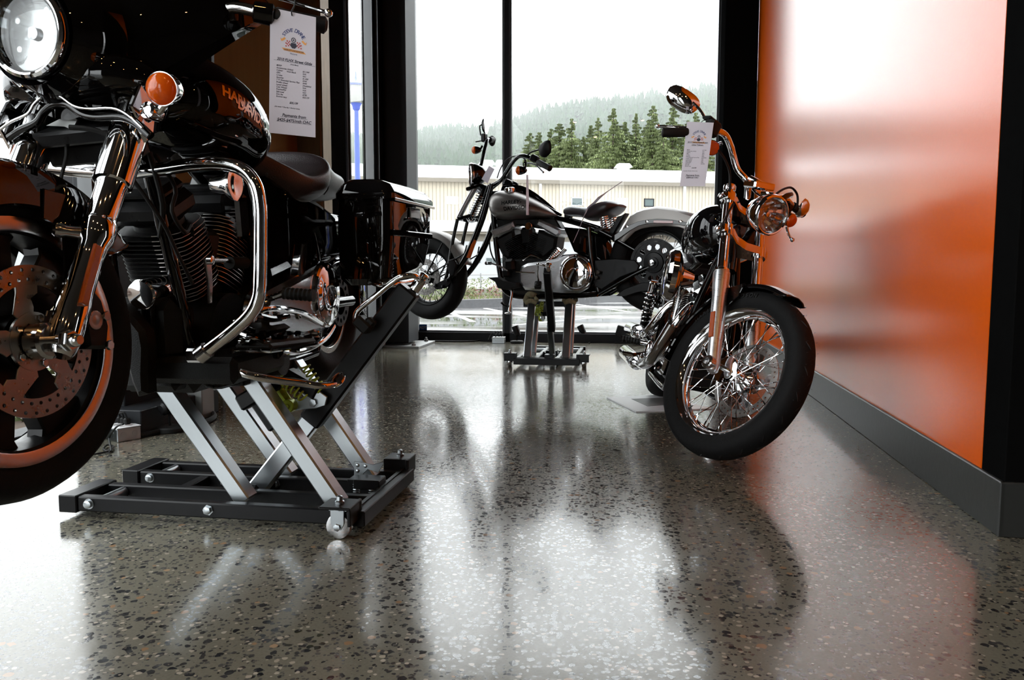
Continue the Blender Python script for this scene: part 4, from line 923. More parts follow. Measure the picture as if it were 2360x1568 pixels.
# primary cover with clutch cover
pl = lambda L_, y: [P(a, b, y) for a, b in L_]
m = MB(); cD = P(745, 680, .25)
out = []
for k in range(13): t = pi*.62+pi*.9*k/12; out.append(cD+Vector((cos(t)*.118, 0, sin(t)*.118)))
cE = Vector((cD.x+.36, .25, cD.z-.045))
for k in range(13): t = -pi*.52+pi*.98*k/12; out.append(cE+Vector((cos(t)*.078, 0, sin(t)*.078)))
m.prism([Vector((v.x, .215, v.z)) for v in out], (0, .085, 0), .016); pc = m.obj('primary_cover', 'chrome2', b1, I1)
m = MB(); m.lathe(Vector((cD.x, .257, cD.z)), YA, [(-.01, .106), (.006, .106), (.012, .100), (.014, .088), (.020, .080), (.022, .03)], 48); dc = m.obj('clutch_cover', 'chrome', pc, I1)
for k in range(5): t = 2*pi*k/5+.3; m = MB(); m.lathe(Vector((cD.x+cos(t)*.092, .268, cD.z+sin(t)*.092)), YA, [(0, .007), (.004, .006), (.005, .003)], 12); m.obj('bolt', 'chrome2', dc, I1)
m = MB(); text_mesh(m, 'H-D', frame_T(Vector((cD.x, .279, cD.z-.016)), (-1, 0, 0), (0, 0, 1)), .05, ext=.001); m.obj('emblem', 'chrome2', dc, I1)
m = MB(); m.prism(pl([(607, 694), (645, 664), (676, 646), (688, 562), (697, 560), (699, 590), (692, 640), (690, 705), (676, 712), (664, 672), (612, 706)], .23), (0, .03, 0), .004); m.obj('engine_trim', 'chrome', b1, I1)
m = MB(); m.prism(pl([(800, 556), (809, 585), (806, 632), (797, 634), (797, 600)], .22), (0, .03, 0), .003); m.obj('rear_trim', 'chrome', b1, I1)
# frame
m = MB()
for sg in (1, -1):
    m.tube([(1.20, .035*sg, .84), (1.185, .06*sg, .72), (1.12, .09*sg, .40), (1.085, .10*sg, .24), (1.03, .11*sg, .155), (.85, .12*sg, .14), (.30, .12*sg, .15)], .0165, 14)
    m.tube([(1.17, .03*sg, .86), (.9, .04*sg, .80), (.55, .10*sg, .68), (.30, .13*sg, .62), (-.25, .14*sg, .64)], .0155, 12); m.tube([(.36, .13*sg, .62), (.30, .14*sg, .40), (.32, .13*sg, .16)], .018, 12)
    m.tube([(.33, .13*sg, .31), (.15, .135*sg, .32), (-.03, .14*sg, .32)], .022, 12)
m.cyl((1.25, 0, .72), (1.18, 0, .90), .032, seg=20); m.obj('frame', 'gloss', b1, I1)
# engine guard: chrome hoop both sides
gp = [X(a, b, 1.20) for a, b in ((300, 398), (370, 390), (450, 379), (515, 378), (560, 392), (588, 425), (599, 475), (600, 540), (599, 640), (594, 690), (572, 730), (525, 772), (468, 815))]
m = MB(); m.tube(gp, .0165, 18, 5)
m.tube([Vector((v.x, -v.y, v.z)) for v in gp], .0165, 18, 5); m.obj('engine_guard', 'chrome', b1, I1)
m = MB(); q = gp[-1]; m.lathe(q, gp[-1]-gp[-2], [(-.015, .022), (.012, .022), (.014, .012)], 20); m.box(q+V(-.01, -.02, -.005), (.04, .05, .035), bev=.006); m.obj('guard_clamp', 'chrome2', b1, I1)
# linkages, boards, stand
m = MB(); m.tube([P(482, 600, .21), P(540, 602, .21)], .006, 8, 1); m.obj('shift_rod', 'chrome2', b1, I1)
m = MB(); m.lathe(P(528, 606, .21), P(590, 606, .21)-P(528, 606, .21), [(i*.0055, .013 if i % 2 else .016) for i in range(17)], 16); m.obj('spring_boot', 'rubber2', b1, I1)
m = MB(); m.prism(pl([(470, 596), (484, 596), (488, 650), (486, 700), (481, 700), (478, 650)], .20), (0, .008, 0), .002); m.lathe(P(480, 600, .205), YA, [(0, .011), (.012, .011), (.014, .006)], 16); m.obj('shift_arm', 'chrome2', b1, I1)
a, b = P(655, 674, .27), P(700, 678, .38); a = Vector((1.0, .24, .395)); b = Vector((1.0, .345, .395))
pa = X(655, 676, .99); pb = X(704, 680, .99); m = MB(); d = (pb-pa).normalized(); m.lathe(pa, d, [(i*.006, .015 if i % 2 else .0175) for i in range(15)], 20); m.lathe(pb, d, [(0, .016), (.004, .015), (.005, .004)], 20); m.obj('footpeg', 'rubber2', b1, I1)
m = MB(); m.tube([X(605, 694, .99), X(635, 684, .99), pa], .009, 10); m.obj('peg_arm', 'chrome', b1, I1)
m = MB(); m.prism([X(a, b, .98) for a, b in ((570, 762), (640, 748), (655, 757), (640, 768), (575, 775))], (.10, 0, 0), .008); m.obj('footboard', 'rubber2', b1, I1)
m = MB(); m.box((.98, .29, .255), (.30, .10, .016), Matrix.Rotation(-.05, 3, 'Y'), .007); m.obj('footboard', 'rubber2', b1, I1)
m = MB(); m.box((.98, .29, .244), (.31, .105, .010), Matrix.Rotation(-.05, 3, 'Y'), .004); m.tube([(1.08, .20, .30), (1.10, .25, .29), (1.12, .32, .27)], .008, 8); m.tube([(.90, .18, .25), (.90, .30, .24)], .009, 8); m.tube([(1.14, .24, .30), (1.18, .27, .33), (1.19, .33, .34)], .007, 8); m.obj('footboard_bracket', 'chrome', b1, I1)
m = MB(); m.tube([P(537, 812, .20), P(533, 840, .22), P(548, 856, .25), P(610, 872, .31), P(700, 884, .38), P(740, 890, .42), P(772, 886, .44)], [.009, .010, .011, .011, .010, .009, .008], 14); m.obj('side_stand', 'chrome', b1, I1)
m = MB(); m.ell(P(778, 876, .44), (.035, .02, .008), Matrix.Rotation(.5, 3, 'Y'), 16, 8); m.obj('stand_foot', 'chrome2', b1, I1)
m = MB(); m.box(P(500, 838, .13), (.30, .26, .07), bev=.015); m.box(P(610, 800, .14), (.24, .18, .07), bev=.02); m.cyl((.80, .02, .17), (.80, .22, .19), .05, seg=20); m.obj('transmission', 'wrinkle', b1, I1)
m = MB()
for px, py in ((590, 735), (640, 722), (690, 728), (620, 780), (660, 800), (700, 795), (735, 770), (570, 790)):
    q = P(px, py, .262); m.lathe(q, YA, [(-.02, .011), (.0, .011), (.003, .008)], 14)
m.tube([P(575, 742, .25), P(600, 716, .26), P(650, 712, .27), P(700, 722, .27), P(740, 745, .26)], .009, 10); m.tube([P(560, 770, .24), P(620, 806, .24), P(690, 810, .24), P(745, 784, .24), P(768, 752, .24)], .010, 10); m.obj('primary_bolts', 'chrome', pc, I1)
# lower front bracket with regulator
m = MB(); m.prism([X(a, b, 1.20) for a, b in ((292, 700), (345, 760), (352, 800), (350, 860), (352, 905), (330, 912), (316, 880), (300, 820))], (.06, 0, 0), .012); m.obj('splash_guard', 'wrinkle', b1, I1)
m = MB(); m.box((1.10, -.02, .30), (.12, .24, .17), bev=.03); m.box((1.10, -.02, .19), (.10, .22, .09), bev=.015)
for k in range(7): m.box((1.165, -.10+k*.024, .30), (.02, .004, .13), bev=.001)
m.obj('regulator', 'wrinkle', b1, I1)
m = MB(); m.prism([V(x, .0, z) for x, z in ((.66, .74), (.30, .70), (.12, .66), (.05, .45), (.12, .34), (.45, .30), (.70, .36), (.78, .55))], (0, .30, 0), .03); m.obj('side_cover', 'gloss', b1, I1)
m = MB(); m.tube([(1.18, .08, .74), (1.165, .12, .66), (1.20, .13, .60), (1.165, .14, .55), (1.10, .12, .57), (1.06, .10, .52)], .0055, 8); m.tube([(1.26, .05, .70), (1.20, .10, .58), (1.17, .12, .50), (1.12, .13, .42)], .005, 8); m.tube([(1.22, .09, .74), (1.19, .10, .62), (1.16, .07, .54)], .007, 8); m.obj('cables', 'rubber2', b1, I1)
# horn between the barrels, breather, coil
m = MB(); q = P(528, 425, .13); m.lathe(q, YA, [(-.05, .02), (-.01, .028), (.01, .045), (.02, .047), (.022, .035), (.015, .01)], 28); m.obj('horn', 'chrome', b1, I1)
m = MB(); m.box(P(545, 500, .10), (.07, .05, .13), Matrix.Rotation(.1, 3, 'Y'), .01); m.obj('horn_cover', 'chrome', b1, I1)
# rear wheel and drive
Cr = R1.ra
m = MB().use('black'); m.lathe(Cr, YA, [(-.062, .196), (-.062, .208), (-.05, .211), (-.03, .198), (.03, .198), (.05, .211), (.062, .208), (.062, .196), (.048, .182), (0, .176), (-.048, .182)], 64, cap=(0, 0), closed=True)
radial(m, Cr, [(.045, -.030), (.12, -.034), (.17, -.045), (.19, -.07), (.192, 0), (.19, .07), (.17, .045), (.12, .034), (.045, .030)], 7, .05, 0, .004, .2); m.cyl(Cr-YA*.07, Cr+YA*.07, .05, seg=28); m.use('machined')
for sg in (-1, 1): m.lathe(Cr, YA*sg, [(.0621, .184), (.0635, .186), (.0635, .207), (.0621, .209)], 64, cap=(0, 0))
rw = m.obj('rear_wheel', None, b1, I1)
m = MB(); tyre(m, Cr, .32, .18, .206); m.obj('tyre', 'rubber', rw, I1); m = MB(); sipes(m, Cr, .32, .18, 16); m.obj('tread_grooves', 'rubber2', rw, I1)
m = MB(); perf_disc(m, Cr+YA*.10, .055, .10, 14, .010, .02); m.obj('belt_pulley', 'black', rw, I1)
m = MB(); fender(m, Cr, 40, 195, .345, .215, .004, .10, 40); m.obj('rear_mudguard', 'gloss', b1, I1)
m = MB(); m.tube([(.45, .17, .42), (.25, .18, .48), (0, .18, .50)], .012, 10); m.obj('saddlebag_rail', 'chrome', b1, I1)
m = MB(); m.tube([P(797, 628, .24), P(840, 645, .30), P(870, 655, .38), P(910, 655, .44), P(950, 648, .46)], .010, 12); m.obj('bag_guard', 'chrome', b1, I1)
# saddlebags
for sg in (1, -1):
    def bagring(z, x0, x1, y0, y1):
        tp_ = lambda x, y: y-(.012*(x-.05)/.3 if y > .3 else 0)
        r = []; n_ = 8; rc = .035
        for cx, cy, a0 in ((x1-rc, y1-rc, 0), (x0+rc, y1-rc, 90), (x0+rc, y0+rc, 180), (x1-rc, y0+rc, 270)):
            for k in range(n_): a = radians(a0+90*k/(n_-1)); q_ = cx+rc*cos(a); r.append(Vector((q_, sg*tp_(q_, cy+rc*sin(a)), z(cx) if callable(z) else z)))
        return r
    m = MB(); m.skin([bagring(lambda x: .385-.12*(x-.33), -.10, .31, .24, .39), bagring(lambda x: .41-.12*(x-.33), -.13, .33, .225, .42), bagring(.55, -.16, .34, .22, .435), bagring(lambda x: .695-.02*(x-.33), -.18, .335, .225, .435)]); bag = m.obj('saddlebag', 'gloss', b1, I1)
    m = MB(); m.skin([bagring(.692, -.19, .343, .218, .443), bagring(.712, -.19, .343, .218, .443), bagring(.745, -.17, .325, .235, .42), bagring(.762, -.13, .30, .255, .385)]); m.obj('lid', 'gloss', bag, I1)
    m = MB(); m.bar((.33, sg*.436, .690), (-.17, sg*.455, .690), .004, .010, bev=.001); m.obj('lid_trim', 'chrome2', bag, I1)
    m = MB(); m.bar((.14, sg*.436, .655), (.02, sg*.441, .655), .008, .04, bev=.003); m.obj('latch', 'chrome', bag, I1)
    m = MB(); m.bar((.33, sg*.426, .575), (-.15, sg*.446, .575), .010, .022, bev=.003); m.obj('side_moulding', 'gloss', bag, I1)
m = MB()
for k, (px, py) in enumerate(((575, 762), (610, 770), (650, 776), (690, 770), (600, 800), (640, 812), (680, 806))): m.box(P(px, py, .272), (.035, .02, .016+.006*(k % 3)), Matrix.Rotation(.3*(k % 3)-.2, 3, 'Y'), .004)
m.tube([P(556, 735, .28), P(590, 728, .29), P(625, 735, .29), P(662, 730, .29)], .010, 10); m.tube([P(560, 790, .28), P(600, 790, .28), P(648, 796, .28)], .008, 10); m.obj('shift_linkage', 'gloss', b1, I1)
# exhaust on the far side
m = MB()
for sg in (-1,): m.lathe((.40, -.22, .25), (-1, 0, 0), [(0, .02), (.03, .042), (.7, .044), (.72, .03)], 24)
m.obj('silencer', 'chrome', b1, I1)
m = MB(); m.tube([(1.05, .0, .55), (1.12, -.10, .50), (1.10, -.16, .34), (.85, -.18, .24), (.45, -.2, .25)], .022, 12); m.obj('exhaust_pipe', 'chrome', b1, I1)
m = MB(); m.lathe(V(.93, -.20, .60), -YA, [(-.05, .04), (0, .085), (.03, .085), (.045, .07)], 32); m.obj('air_cleaner', 'chrome', b1, I1)
# price card
yk = (R1.M @ S1 @ X(690, 30, 1.10, 1)).y
cs = [onY(a, b, yk-.02-k) for (a, b), k in zip(((623, 17), (728, 40), (727, 317), (620, 306)), (0, 0, .01, .01))]
L1 = [('2010 FLHX Street Glide', .54, .405, .077, 'CENTER', 'u'), ('(Vivid Black)', .54, .43, .035, 'CENTER')]
for i, (a, b) in enumerate((('MSRP:', ''), ('Accessories Added:', '$21,949'), ('Colour:      Vivid Black', 'N/A'), ('ABS:', 'N/C'), ('Cruise:', '$1,450'), ('Security:', '$360'), ('7 Yr Extended Service Plan', '$440'), ('Profile wheel:', '(Available)'), ('Laced wheel:', 'N/A'), ('Cast Wheel:', 'N/A'), ('Freight/PDI', 'N/C'), ('Sub-total', '$790'), ('Doc fee', '$25,139'), ('Environ levy', ''))):
    v = .455+i*.0192; L1.append((a, .15, v, .046, 'LEFT')); L1.append((b, .72, v, .044, 'LEFT'))
L1 += [('$25,139', .53, .745, .055, 'CENTER', 'b'), ('plus taxes + Doc fee + Environ levies', .12, .785, .036, 'LEFT'), ('Payments from', .54, .855, .084, 'CENTER', 'u'), ('$425-$475/mth OAC', .54, .895, .084, 'CENTER', 'u')]
price_tag(cs, L1, 'large white price card hanging from the clutch lever of the near touring motorcycle', 'printed price cards', cord=[onY(673, 36, yk-.022), onY(672, 26, yk-.025), onY(678, 14, yk-.01), onY(680, 0, yk)])

# ================================================================== scissor lifts
LO = Vector((-1.25, 2.33, 0)); LT = Matrix.Translation(-LO)
lift = tag(empty('motorcycle_lift', LO), 'black scissor lift with zinc legs carrying the near touring motorcycle', 'motorcycle lift', 'scissor lifts under the raised motorcycles')
def LP(nm, m, mk, par=None, lab=None): return m.obj(nm, mk, par or lift, LT, label=lab)
xL, xR = -1.66, -.79
for y in (2.117, 2.255, 2.418, 2.545):
    m = MB(); m.box(((xL+xR)/2, y, .0425), (xR-xL, .033, .045), bev=.004); LP('rail', m, 'lift')
for y0, y1 in ((2.093, 2.285), (2.393, 2.575)):
    m = MB(); m.box((xL-.028, (y0+y1)/2, .043), (.06, y1-y0, .053), bev=.003); LP('end_cap', m, 'lift')
m = MB(); m.box((-.775, 2.345, .0425), (.036, .50, .045), bev=.003); m.box((-.79, 2.345, .066), (.012, .50, .006)); LP('end_bar', m, 'lift')
m = MB(); m.box((-1.42, 2.337, .042), (.035, .16, .035), bev=.003); LP('cross_bar', m, 'lift')
for x, y in ((-1.62, 2.098), (-1.235, 2.098), (-.835, 2.098), (-1.62, 2.400), (-1.17, 2.400), (-1.35, 2.400)):
    m = MB(); m.lathe((x, y+.004, .045), (0, -1, 0), [(0, .016), (.004, .016), (.004, .012), (.013, .012), (.015, .007)], 6 if x > -1.6 else 16); LP('bolt', m, 'zinc')
for y in (2.19, 2.48):
    m = MB(); m.cyl((-1.60, y-.045, .045), (-1.60, y+.045, .045), .016, seg=16); LP('roller', m, 'zinc')
# scissor legs (open channel look: box with a bright edge)
for y, xs in ((2.185, ((-1.435, -1.155), (-1.135, -.865))), (2.480, ((-1.435, -1.155), (-1.135, -.865)))):
    for xa, xb in xs:
        m = MB(); m.bar((xa, y, .435), (xb, y, .052), .058, .050, up=(0, 0, 1), bev=.005); LP('scissor_leg', m, 'zinc')
# platform under the motorcycle
m = MB(); zt_ = .432
for y in (2.14, 2.46): m.box((-1.32, y, zt_), (.40, .045, .045), bev=.004)
for x in (-1.495, -1.32, -1.145): m.box((x, 2.30, zt_+.002), (.05, .30, .042), bev=.004)
LP('platform', m, 'lift')
m = MB()
for y in (2.14, 2.46): m.box((-1.32, y, zt_+.028), (.38, .05, .014), bev=.004)
LP('rubber_pad', m, 'rubber2')
for x in (-1.42, -1.37): m = MB(); m.lathe((x, 2.116, zt_), (0, -1, 0), [(0, .009), (.004, .008), (.006, .003)], 12); LP('bolt', m, 'zinc')
# lifting handle: black sleeve over a zinc bar
h1, h0, hb = onY(945, 667, 2.33), onY(716, 972, 2.33), onY(592, 1120, 2.33); hb.z = .045
yv = Vector((0, 1, 0)); m = MB(); m.bar(h1, h0, .052, .070, up=(0, 0, 1), bev=.006); LP('handle_sleeve', m, 'lift')
m = MB(); m.bar(h0+(h1-h0)*.06, hb, .042, .058, up=(0, 0, 1), bev=.005); LP('handle_bar', m, 'zinc')
d = (h1-h0).normalized(); m = MB(); m.cyl(hb-yv*.07, hb+yv*.07, .012, seg=14); m.box(hb+V(0, -.055, .0), (.07, .022, .06), bev=.012); m.box(hb+V(0, .055, .0), (.07, .022, .06), bev=.012); m.lathe(hb+V(0, -.068, 0), (0, -1, 0), [(0, .014), (.009, .013), (.010, .006)], 6); LP('hinge', m, 'lift')
# foot pedal rod with rubber
zp = lambda px, py, y: onY(px, py, y)
m = MB(); m.tube([zp(985, 636, 2.36), zp(968, 648, 2.34), zp(958, 637, 2.28), zp(930, 637, 2.26), zp(905, 650, 2.26), zp(862, 685, 2.25), zp(824, 718, 2.25), zp(820, 740, 2.25)], .0085, 14, 5); m.lathe(zp(966, 652, 2.34), d, [(-.03, .012), (-.026, .017), (.01, .017), (.02, .012), (.03, .016), (.034, .010)], 18); LP('release_rod', m, 'chrome')
m = MB(); m.box(zp(838, 748, 2.25), (.055, .05, .035), Matrix.Rotation(.75, 3, 'Y'), .006); m.box(zp(855, 742, 2.25), (.03, .03, .022), Matrix.Rotation(.75, 3, 'Y'), .006); LP('pedal_rubber', m, 'rubber2')
# pump and springs in the scissor
m = MB(); m.bar(zp(660, 862, 2.30), zp(735, 905, 2.30), .05, .045, bev=.006); m.bar(zp(556, 930, 2.26), zp(640, 880, 2.26), .05, .05, bev=.006); m.bar(zp(585, 905, 2.33), zp(640, 985, 2.33), .045, .05, bev=.006); LP('pump_body', m, 'lift')
q0, q1 = zp(632, 880, 2.27), zp(668, 935, 2.27); dd = (q1-q0).normalized(); m = MB(); m.bar(q0, q1, .028, .032, bev=.012); m.lathe(q1+V(0, -.017, 0), (0, -1, 0), [(-.03, .021), (0, .021), (.003, .018), (.003, .009), (.006, .006)], 20); LP('pump_lever', m, 'yellow')
m = MB(); m.spring(zp(645, 872, 2.24), zp(700, 918, 2.24), .014, .003, 6); m.spring(zp(702, 842, 2.28), zp(742, 900, 2.28), .014, .003, 6); LP('spring', m, 'yellow')
m = MB(); m.prism([zp(a, b, 2.285) for a, b in ((655, 925), (700, 915), (738, 903), (755, 915), (750, 935), (728, 942), (700, 944), (668, 948))], (0, .008, 0), .002); m.lathe(zp(722, 928, 2.279), (0, -1, 0), [(0, .013), (.008, .012), (.009, .006)], 6); LP('link_plate', m, 'zinc')
# casters at the right-hand end
for y, sg in ((2.058, -1), (2.625, 1)):
    ys = y; m = MB(); m.box((-.815, ys, .094), (.09, .085, .008), bev=.002); m.box((-.776, ys-sg*.01, .070), (.010, .095, .055), bev=.002); m.box((-.815, ys-sg*.045, .070), (.09, .012, .055), bev=.002); cb = LP('caster_plate', m, 'lift')
    m = MB(); m.lathe((-.815, ys, .098), (0, 0, 1), [(0, .013), (.006, .013), (.009, .009), (.020, .008), (.022, .004)], 16); LP('bolt', m, 'zinc', cb)
    m = MB(); m.cyl((-.815, ys, .082), (-.815, ys, .090), .024, seg=24)
    for k in (-1, 1): m.prism([Vector((-.815+a, ys+k*.020, b)) for a, b in ((-.020, .084), (.020, .084), (.019, .045), (.010, .028), (-.010, .028), (-.019, .045))], (0, .003, 0), .001)
    m.box((-.815, ys, .083), (.05, .036, .004)); c_ = LP('caster', m, 'zinc')
    m = MB(); m.lathe((-.815, ys-.0175, .036), YA, [(0, .024), (.001, .034), (.004, .036), (.031, .036), (.034, .034), (.035, .024)], 32); LP('wheel', m, 'chrome2', c_)
    m = MB(); m.lathe((-.815, ys-.0215, .036), (0, -1, 0), [(0, .011), (.007, .010), (.008, .005)], 6); LP('axle_nut', m, 'zinc', c_)
# safety catch
m = MB(); m.prism([zp(a, b, 2.42) for a, b in ((817, 1063), (860, 1071), (884, 1064), (884, 1070), (872, 1090), (848, 1082), (838, 1092), (838, 1100), (816, 1100))], (0, .003, 0), .001)
for a, b in ((824, 1073), (842, 1075), (824, 1086)): m.lathe(zp(a, b, 2.417), (0, -1, 0), [(0, .006), (.003, .005), (.004, .002)], 10)
LP('catch_plate', m, 'zinc')
m = MB(); m.box(zp(852, 1112, 2.36), (.085, .07, .030), bev=.003); m.box(zp(825, 1104, 2.36), (.05, .06, .008), bev=.002); LP('catch_block', m, 'lift')
m = MB(); q = zp(822, 1125, 2.34); m.spring(V(q.x, q.y, .045), V(q.x, q.y, .085), .010, .002, 5); m.spring(V(q.x+.05, q.y, .045), V(q.x+.05, q.y, .085), .010, .002, 5); LP('catch_spring', m, 'zinc')
lift2 = copy_tree(lift); lift2.location = (-.70, 6.38, 0); lift2.rotation_euler = (0, 0, radians(-90)); lift2.scale = (1, 1, 1.07)
for o in lift2.children:
    if o.name.startswith('handle_sleeve') or o.name.startswith('release_rod') or o.name.startswith('pedal_rubber'): o.location.x += .20; o.location.y += .05
    if o.name.startswith('handle_bar'): o.location.x += .14; o.location.y += .03
lift2['label'] = 'black scissor lift near the window, seen end-on under the silver and black motorcycle'
# ================================================================== small things on the floor
def junction_box(loc, rz, lab, lid=1):
    t = tag(empty('junction_box', loc), lab, 'electrical box', 'galvanised socket boxes on the floor'); t.rotation_euler = (0, 0, rz)
    m = MB().use('zinc'); m.box((0, 0, .029), (.125, .105, .058), bev=.003)
    for x in (-.03, .02):
        m.lathe((x, -.0525, .030), (0, -1, 0), [(0, .014), (.0015, .014), (.002, .012), (.0015, .010)], 20); m.lathe((.0625, x+.005, .030), (1, 0, 0), [(0, .013), (.0015, .013), (.002, .011)], 20)
    m.obj('box', None, t)
    m = MB(); m.box((0, 0, .060), (.128, .108, .004), bev=.0015); m.box((-.03, 0, .064), (.03, .06, .005), bev=.002); m.box((.025, 0, .064), (.03, .06, .005), bev=.002); m.obj('lid', 'white', t)
    for x in (-.03, .0, .028):
        m = MB(); m.box((x, .01, .080), (.022, .028, .03), bev=.006); m.tube([(x, .01, .09), (x-.005, .0, .12), (x-.04, -.03, .10), (x-.07, -.05, .04)], .0035, 8); m.obj('plug', 'rubber2', t)
    return t
q = onZ(282, 1012); junction_box((q.x, q.y, 0), radians(-28), 'galvanised socket box full of plugs on the floor behind the near front wheel')
q = onZ(1152, 790); junction_box((q.x, q.y-.06, 0), radians(5), 'galvanised socket box with plugs on the floor under the back window')
def floor_lamp(loc, rz, tilt, mk, lab):
    t = tag(empty('spotlight', loc), lab, 'spotlight', 'small floor spotlights'); t.rotation_euler = (0, 0, rz)
    m = MB(); m.lathe((0, 0, 0), ZA, [(0, .062), (.004, .066), (.020, .066), (.026, .060), (.028, .02)], 32); m.obj('base', 'rubber2', t)
    m = MB(); m.tube([(0, .0, .025), (.0, 0, .07), (.0, .0, .10)], .006, 8, 1); m.box((0, 0, .095), (.012, .05, .03), bev=.004); m.obj('stem', 'black', t)
    R = Matrix.Rotation(tilt, 3, 'Y'); d = R @ ZA; c = Vector((0, 0, .115)); m = MB(); m.lathe(c-d*.045, d, [(0, .02), (.01, .030), (.05, .034), (.10, .036), (.105, .034), (.09, .030)], 28, cap=(1, 0)); hd = m.obj('lamp_head', mk, t); m = MB(); m.cyl(c+d*.03, c+d*.04, .030, seg=24); m.obj('glass', 'white', hd)
    return t
q = onZ(1192, 791); floor_lamp((q.x, q.y-.02, 0), 0, -.35, 'black', 'black spotlight on a round base beside the socket box under the back window')
q = onZ(1342, 789); floor_lamp((q.x, q.y, 0), 0, -.45, 'black', 'black spotlight on a round base against the window sill behind the far lift')
q = onZ(392, 995); floor_lamp((q.x, q.y, 0), 1.2, 1.4, 'black', 'black spotlight on a round base between the steel post and the near lift')
q = onZ(298, 985); floor_lamp((q.x-.03, q.y+.03, 0), 0.4, -.5, 'white', 'white-headed spotlight just behind the near socket box')
# cords
def cord(pts, r, lab):
    o = MB(); o.tube(pts, r, 8, 5); return tag(o.obj('power_cord', 'rubber2'), lab, 'cord')
z0 = .008; F_ = lambda x, y, z=z0: onZ(x, y, z)
cord([F_(322, 1004, .013), F_(360, 996, .013), F_(400, 985, .013), F_(440, 978, .013), F_(478, 970, .013), F_(494, 960, .013), F_(488, 951, .013), F_(468, 949, .013)], .012, 'thick black cord curling round the foot of the grey steel post')
q = F_(240, 1046); cord([F_(205, 1048), F_(225, 1046), F_(250, 1040), F_(262, 1030), F_(248, 1026), F_(238, 1036), F_(256, 1040), onZ(252, 1010, .03), onZ(268, 985, .10), onZ(284, 978, .12)], .004, 'thin black cords looped beside the near socket box')
cord([F_(945, 786), F_(1000, 786), F_(1060, 787), F_(1105, 785), F_(1115, 778, .02), F_(1108, 781, .01), F_(1140, 786)], .007, 'black cord lying along the window sill left of the far socket box')
cord([F_(1356, 791), F_(1372, 784), F_(1400, 786), F_(1420, 790), F_(1450, 790)], .004, 'thin cord along the window sill behind the far lift')
# grey steel post with a paper tag
q = onZ(442, 966); t = tag(empty('steel_post', (q.x, q.y, 0)), 'short grey galvanised steel post standing behind the near lift', 'post')
m = MB(); m.box((0, .06, .24), (.115, .115, .48), bev=.004); m.obj('post', 'zinc2', t); m = MB(); m.box((-.012, 0, .24), (.004, .004, .48)); m.lathe((-.02, .003, .055), (0, -1, 0), [(0, .010), (.002, .010), (.002, .006)], 16); m.obj('seam', 'zinc', t)
m = MB(); m.prism([(.060, .0, .34), (.095, -.005, .33), (.105, -.004, .20), (.08, .0, .205), (.074, 0, .26)], (0, .001, 0)); m.obj('paper_tag', 'paper', t)
# floor plate under the right-hand motorcycle
pc_ = [onZ(a, b, .0) for a, b in ((1398, 918), (1520, 912), (1640, 944), (1466, 951))]; cc = sum(pc_, Vector())/4
t = tag(empty('display_plate', cc), 'light grey card frame lying on the floor behind the right front wheel', 'card'); T0 = Matrix.Translation(-cc)
m = MB(); m.skin([pc_, [v+V(0, 0, .006) for v in pc_]]); m.obj('card', 'white', t, T0)
ins = [onZ(a, b, .006) for a, b in ((1455, 920), (1530, 917), (1560, 932), (1492, 937))]; m = MB(); m.skin([[v for v in ins], [v+V(0, 0, .001) for v in ins]]); m.obj('inset', 'zinc2', t, T0)
# sticker in the bottom corner of the left pane
a, b = onY(966, 748, YB-.012), onY(984, 764, YB-.012)
t = tag(empty('alarm_sticker', ((a.x+b.x)/2, a.y, b.z)), 'small blue alarm company sticker in the bottom left corner of the window', 'sticker'); T0 = Matrix.Translation(-t.location)
m = MB(); m.box(((a.x+b.x)/2, a.y, (a.z+b.z)/2), (b.x-a.x, .001, a.z-b.z)); m.obj('backing', 'bluesign', t, T0)
m = MB(); text_mesh(m, 'ADT', frame_T(Vector(((a.x+b.x)/2, a.y-.001, b.z+(a.z-b.z)*.38)), XA, ZA), (a.z-b.z)*.52, bold=.001); m.obj('lettering', 'inkg', t, T0)
# black case leaning against the sill
m = MB(); p = [onZ(1420, 785, .03), onZ(1490, 792, .03)]; Rm = Matrix.Rotation(.28, 3, 'Y')
m.box((onZ(1455, 788).x, 7.83, .10), (.30, .10, .11), Rm, .008); tag(m.obj('speaker_case', 'black'), 'black box leaning on the window sill behind the right-hand motorcycle', 'box')
# fluff at the foot of the tyre
m = MB(); rnd = random.Random(3); q = onZ(1606, 1042)
for _ in range(90):
    a = Vector((q.x+rnd.gauss(0, .016), q.y+rnd.gauss(0, .010), abs(rnd.gauss(.006, .006)))); m.tube([a, a+Vector((rnd.gauss(0, .008), rnd.gauss(0, .008), rnd.uniform(0, .008))), a+Vector((rnd.gauss(0, .012), rnd.gauss(0, .008), rnd.uniform(0, .006)))], .0004, 4, 2)
tag(m.obj('dust_fluff', 'fuzz'), 'grey tuft of dust on the floor by the right front tyre', 'dust', kind='stuff')

# ================================================================== silver and black motorcycle on the far lift
PF = CO+ray(995, 640)*6.67; PR = CO+ray(1519, 606)*5.74; r2 = .362; wb2 = (PF-PR).length
xx = (PF-PR).normalized(); yy = ZA.cross(xx).normalized(); zz = xx.cross(yy); T2 = Matrix((xx, yy, zz)).transposed().to_4x4(); T2.translation = PR-zz*r2
R2 = Rig((0, 0, 0), 0, 0, 0, -.10, wb2, r2, 32, 0., T2)
b2 = tag(empty('cruiser_motorcycle', Mx=R2.M), 'matt silver and black cruiser motorcycle with sprung saddle, raised before the window', 'motorcycle')
P, X, S2, I2 = R2.P, R2.X, R2.S, R2.I
C = R2.fa; K = 1.1
def poly(L_, y, fr=0): return [P(a, b, y, fr) for a, b in L_]
fw = wire_wheel(b2, R2, S2, C, 'front_wheel', .352, .14, .225, 36, 'black', .04, .09, 'black', 'black')
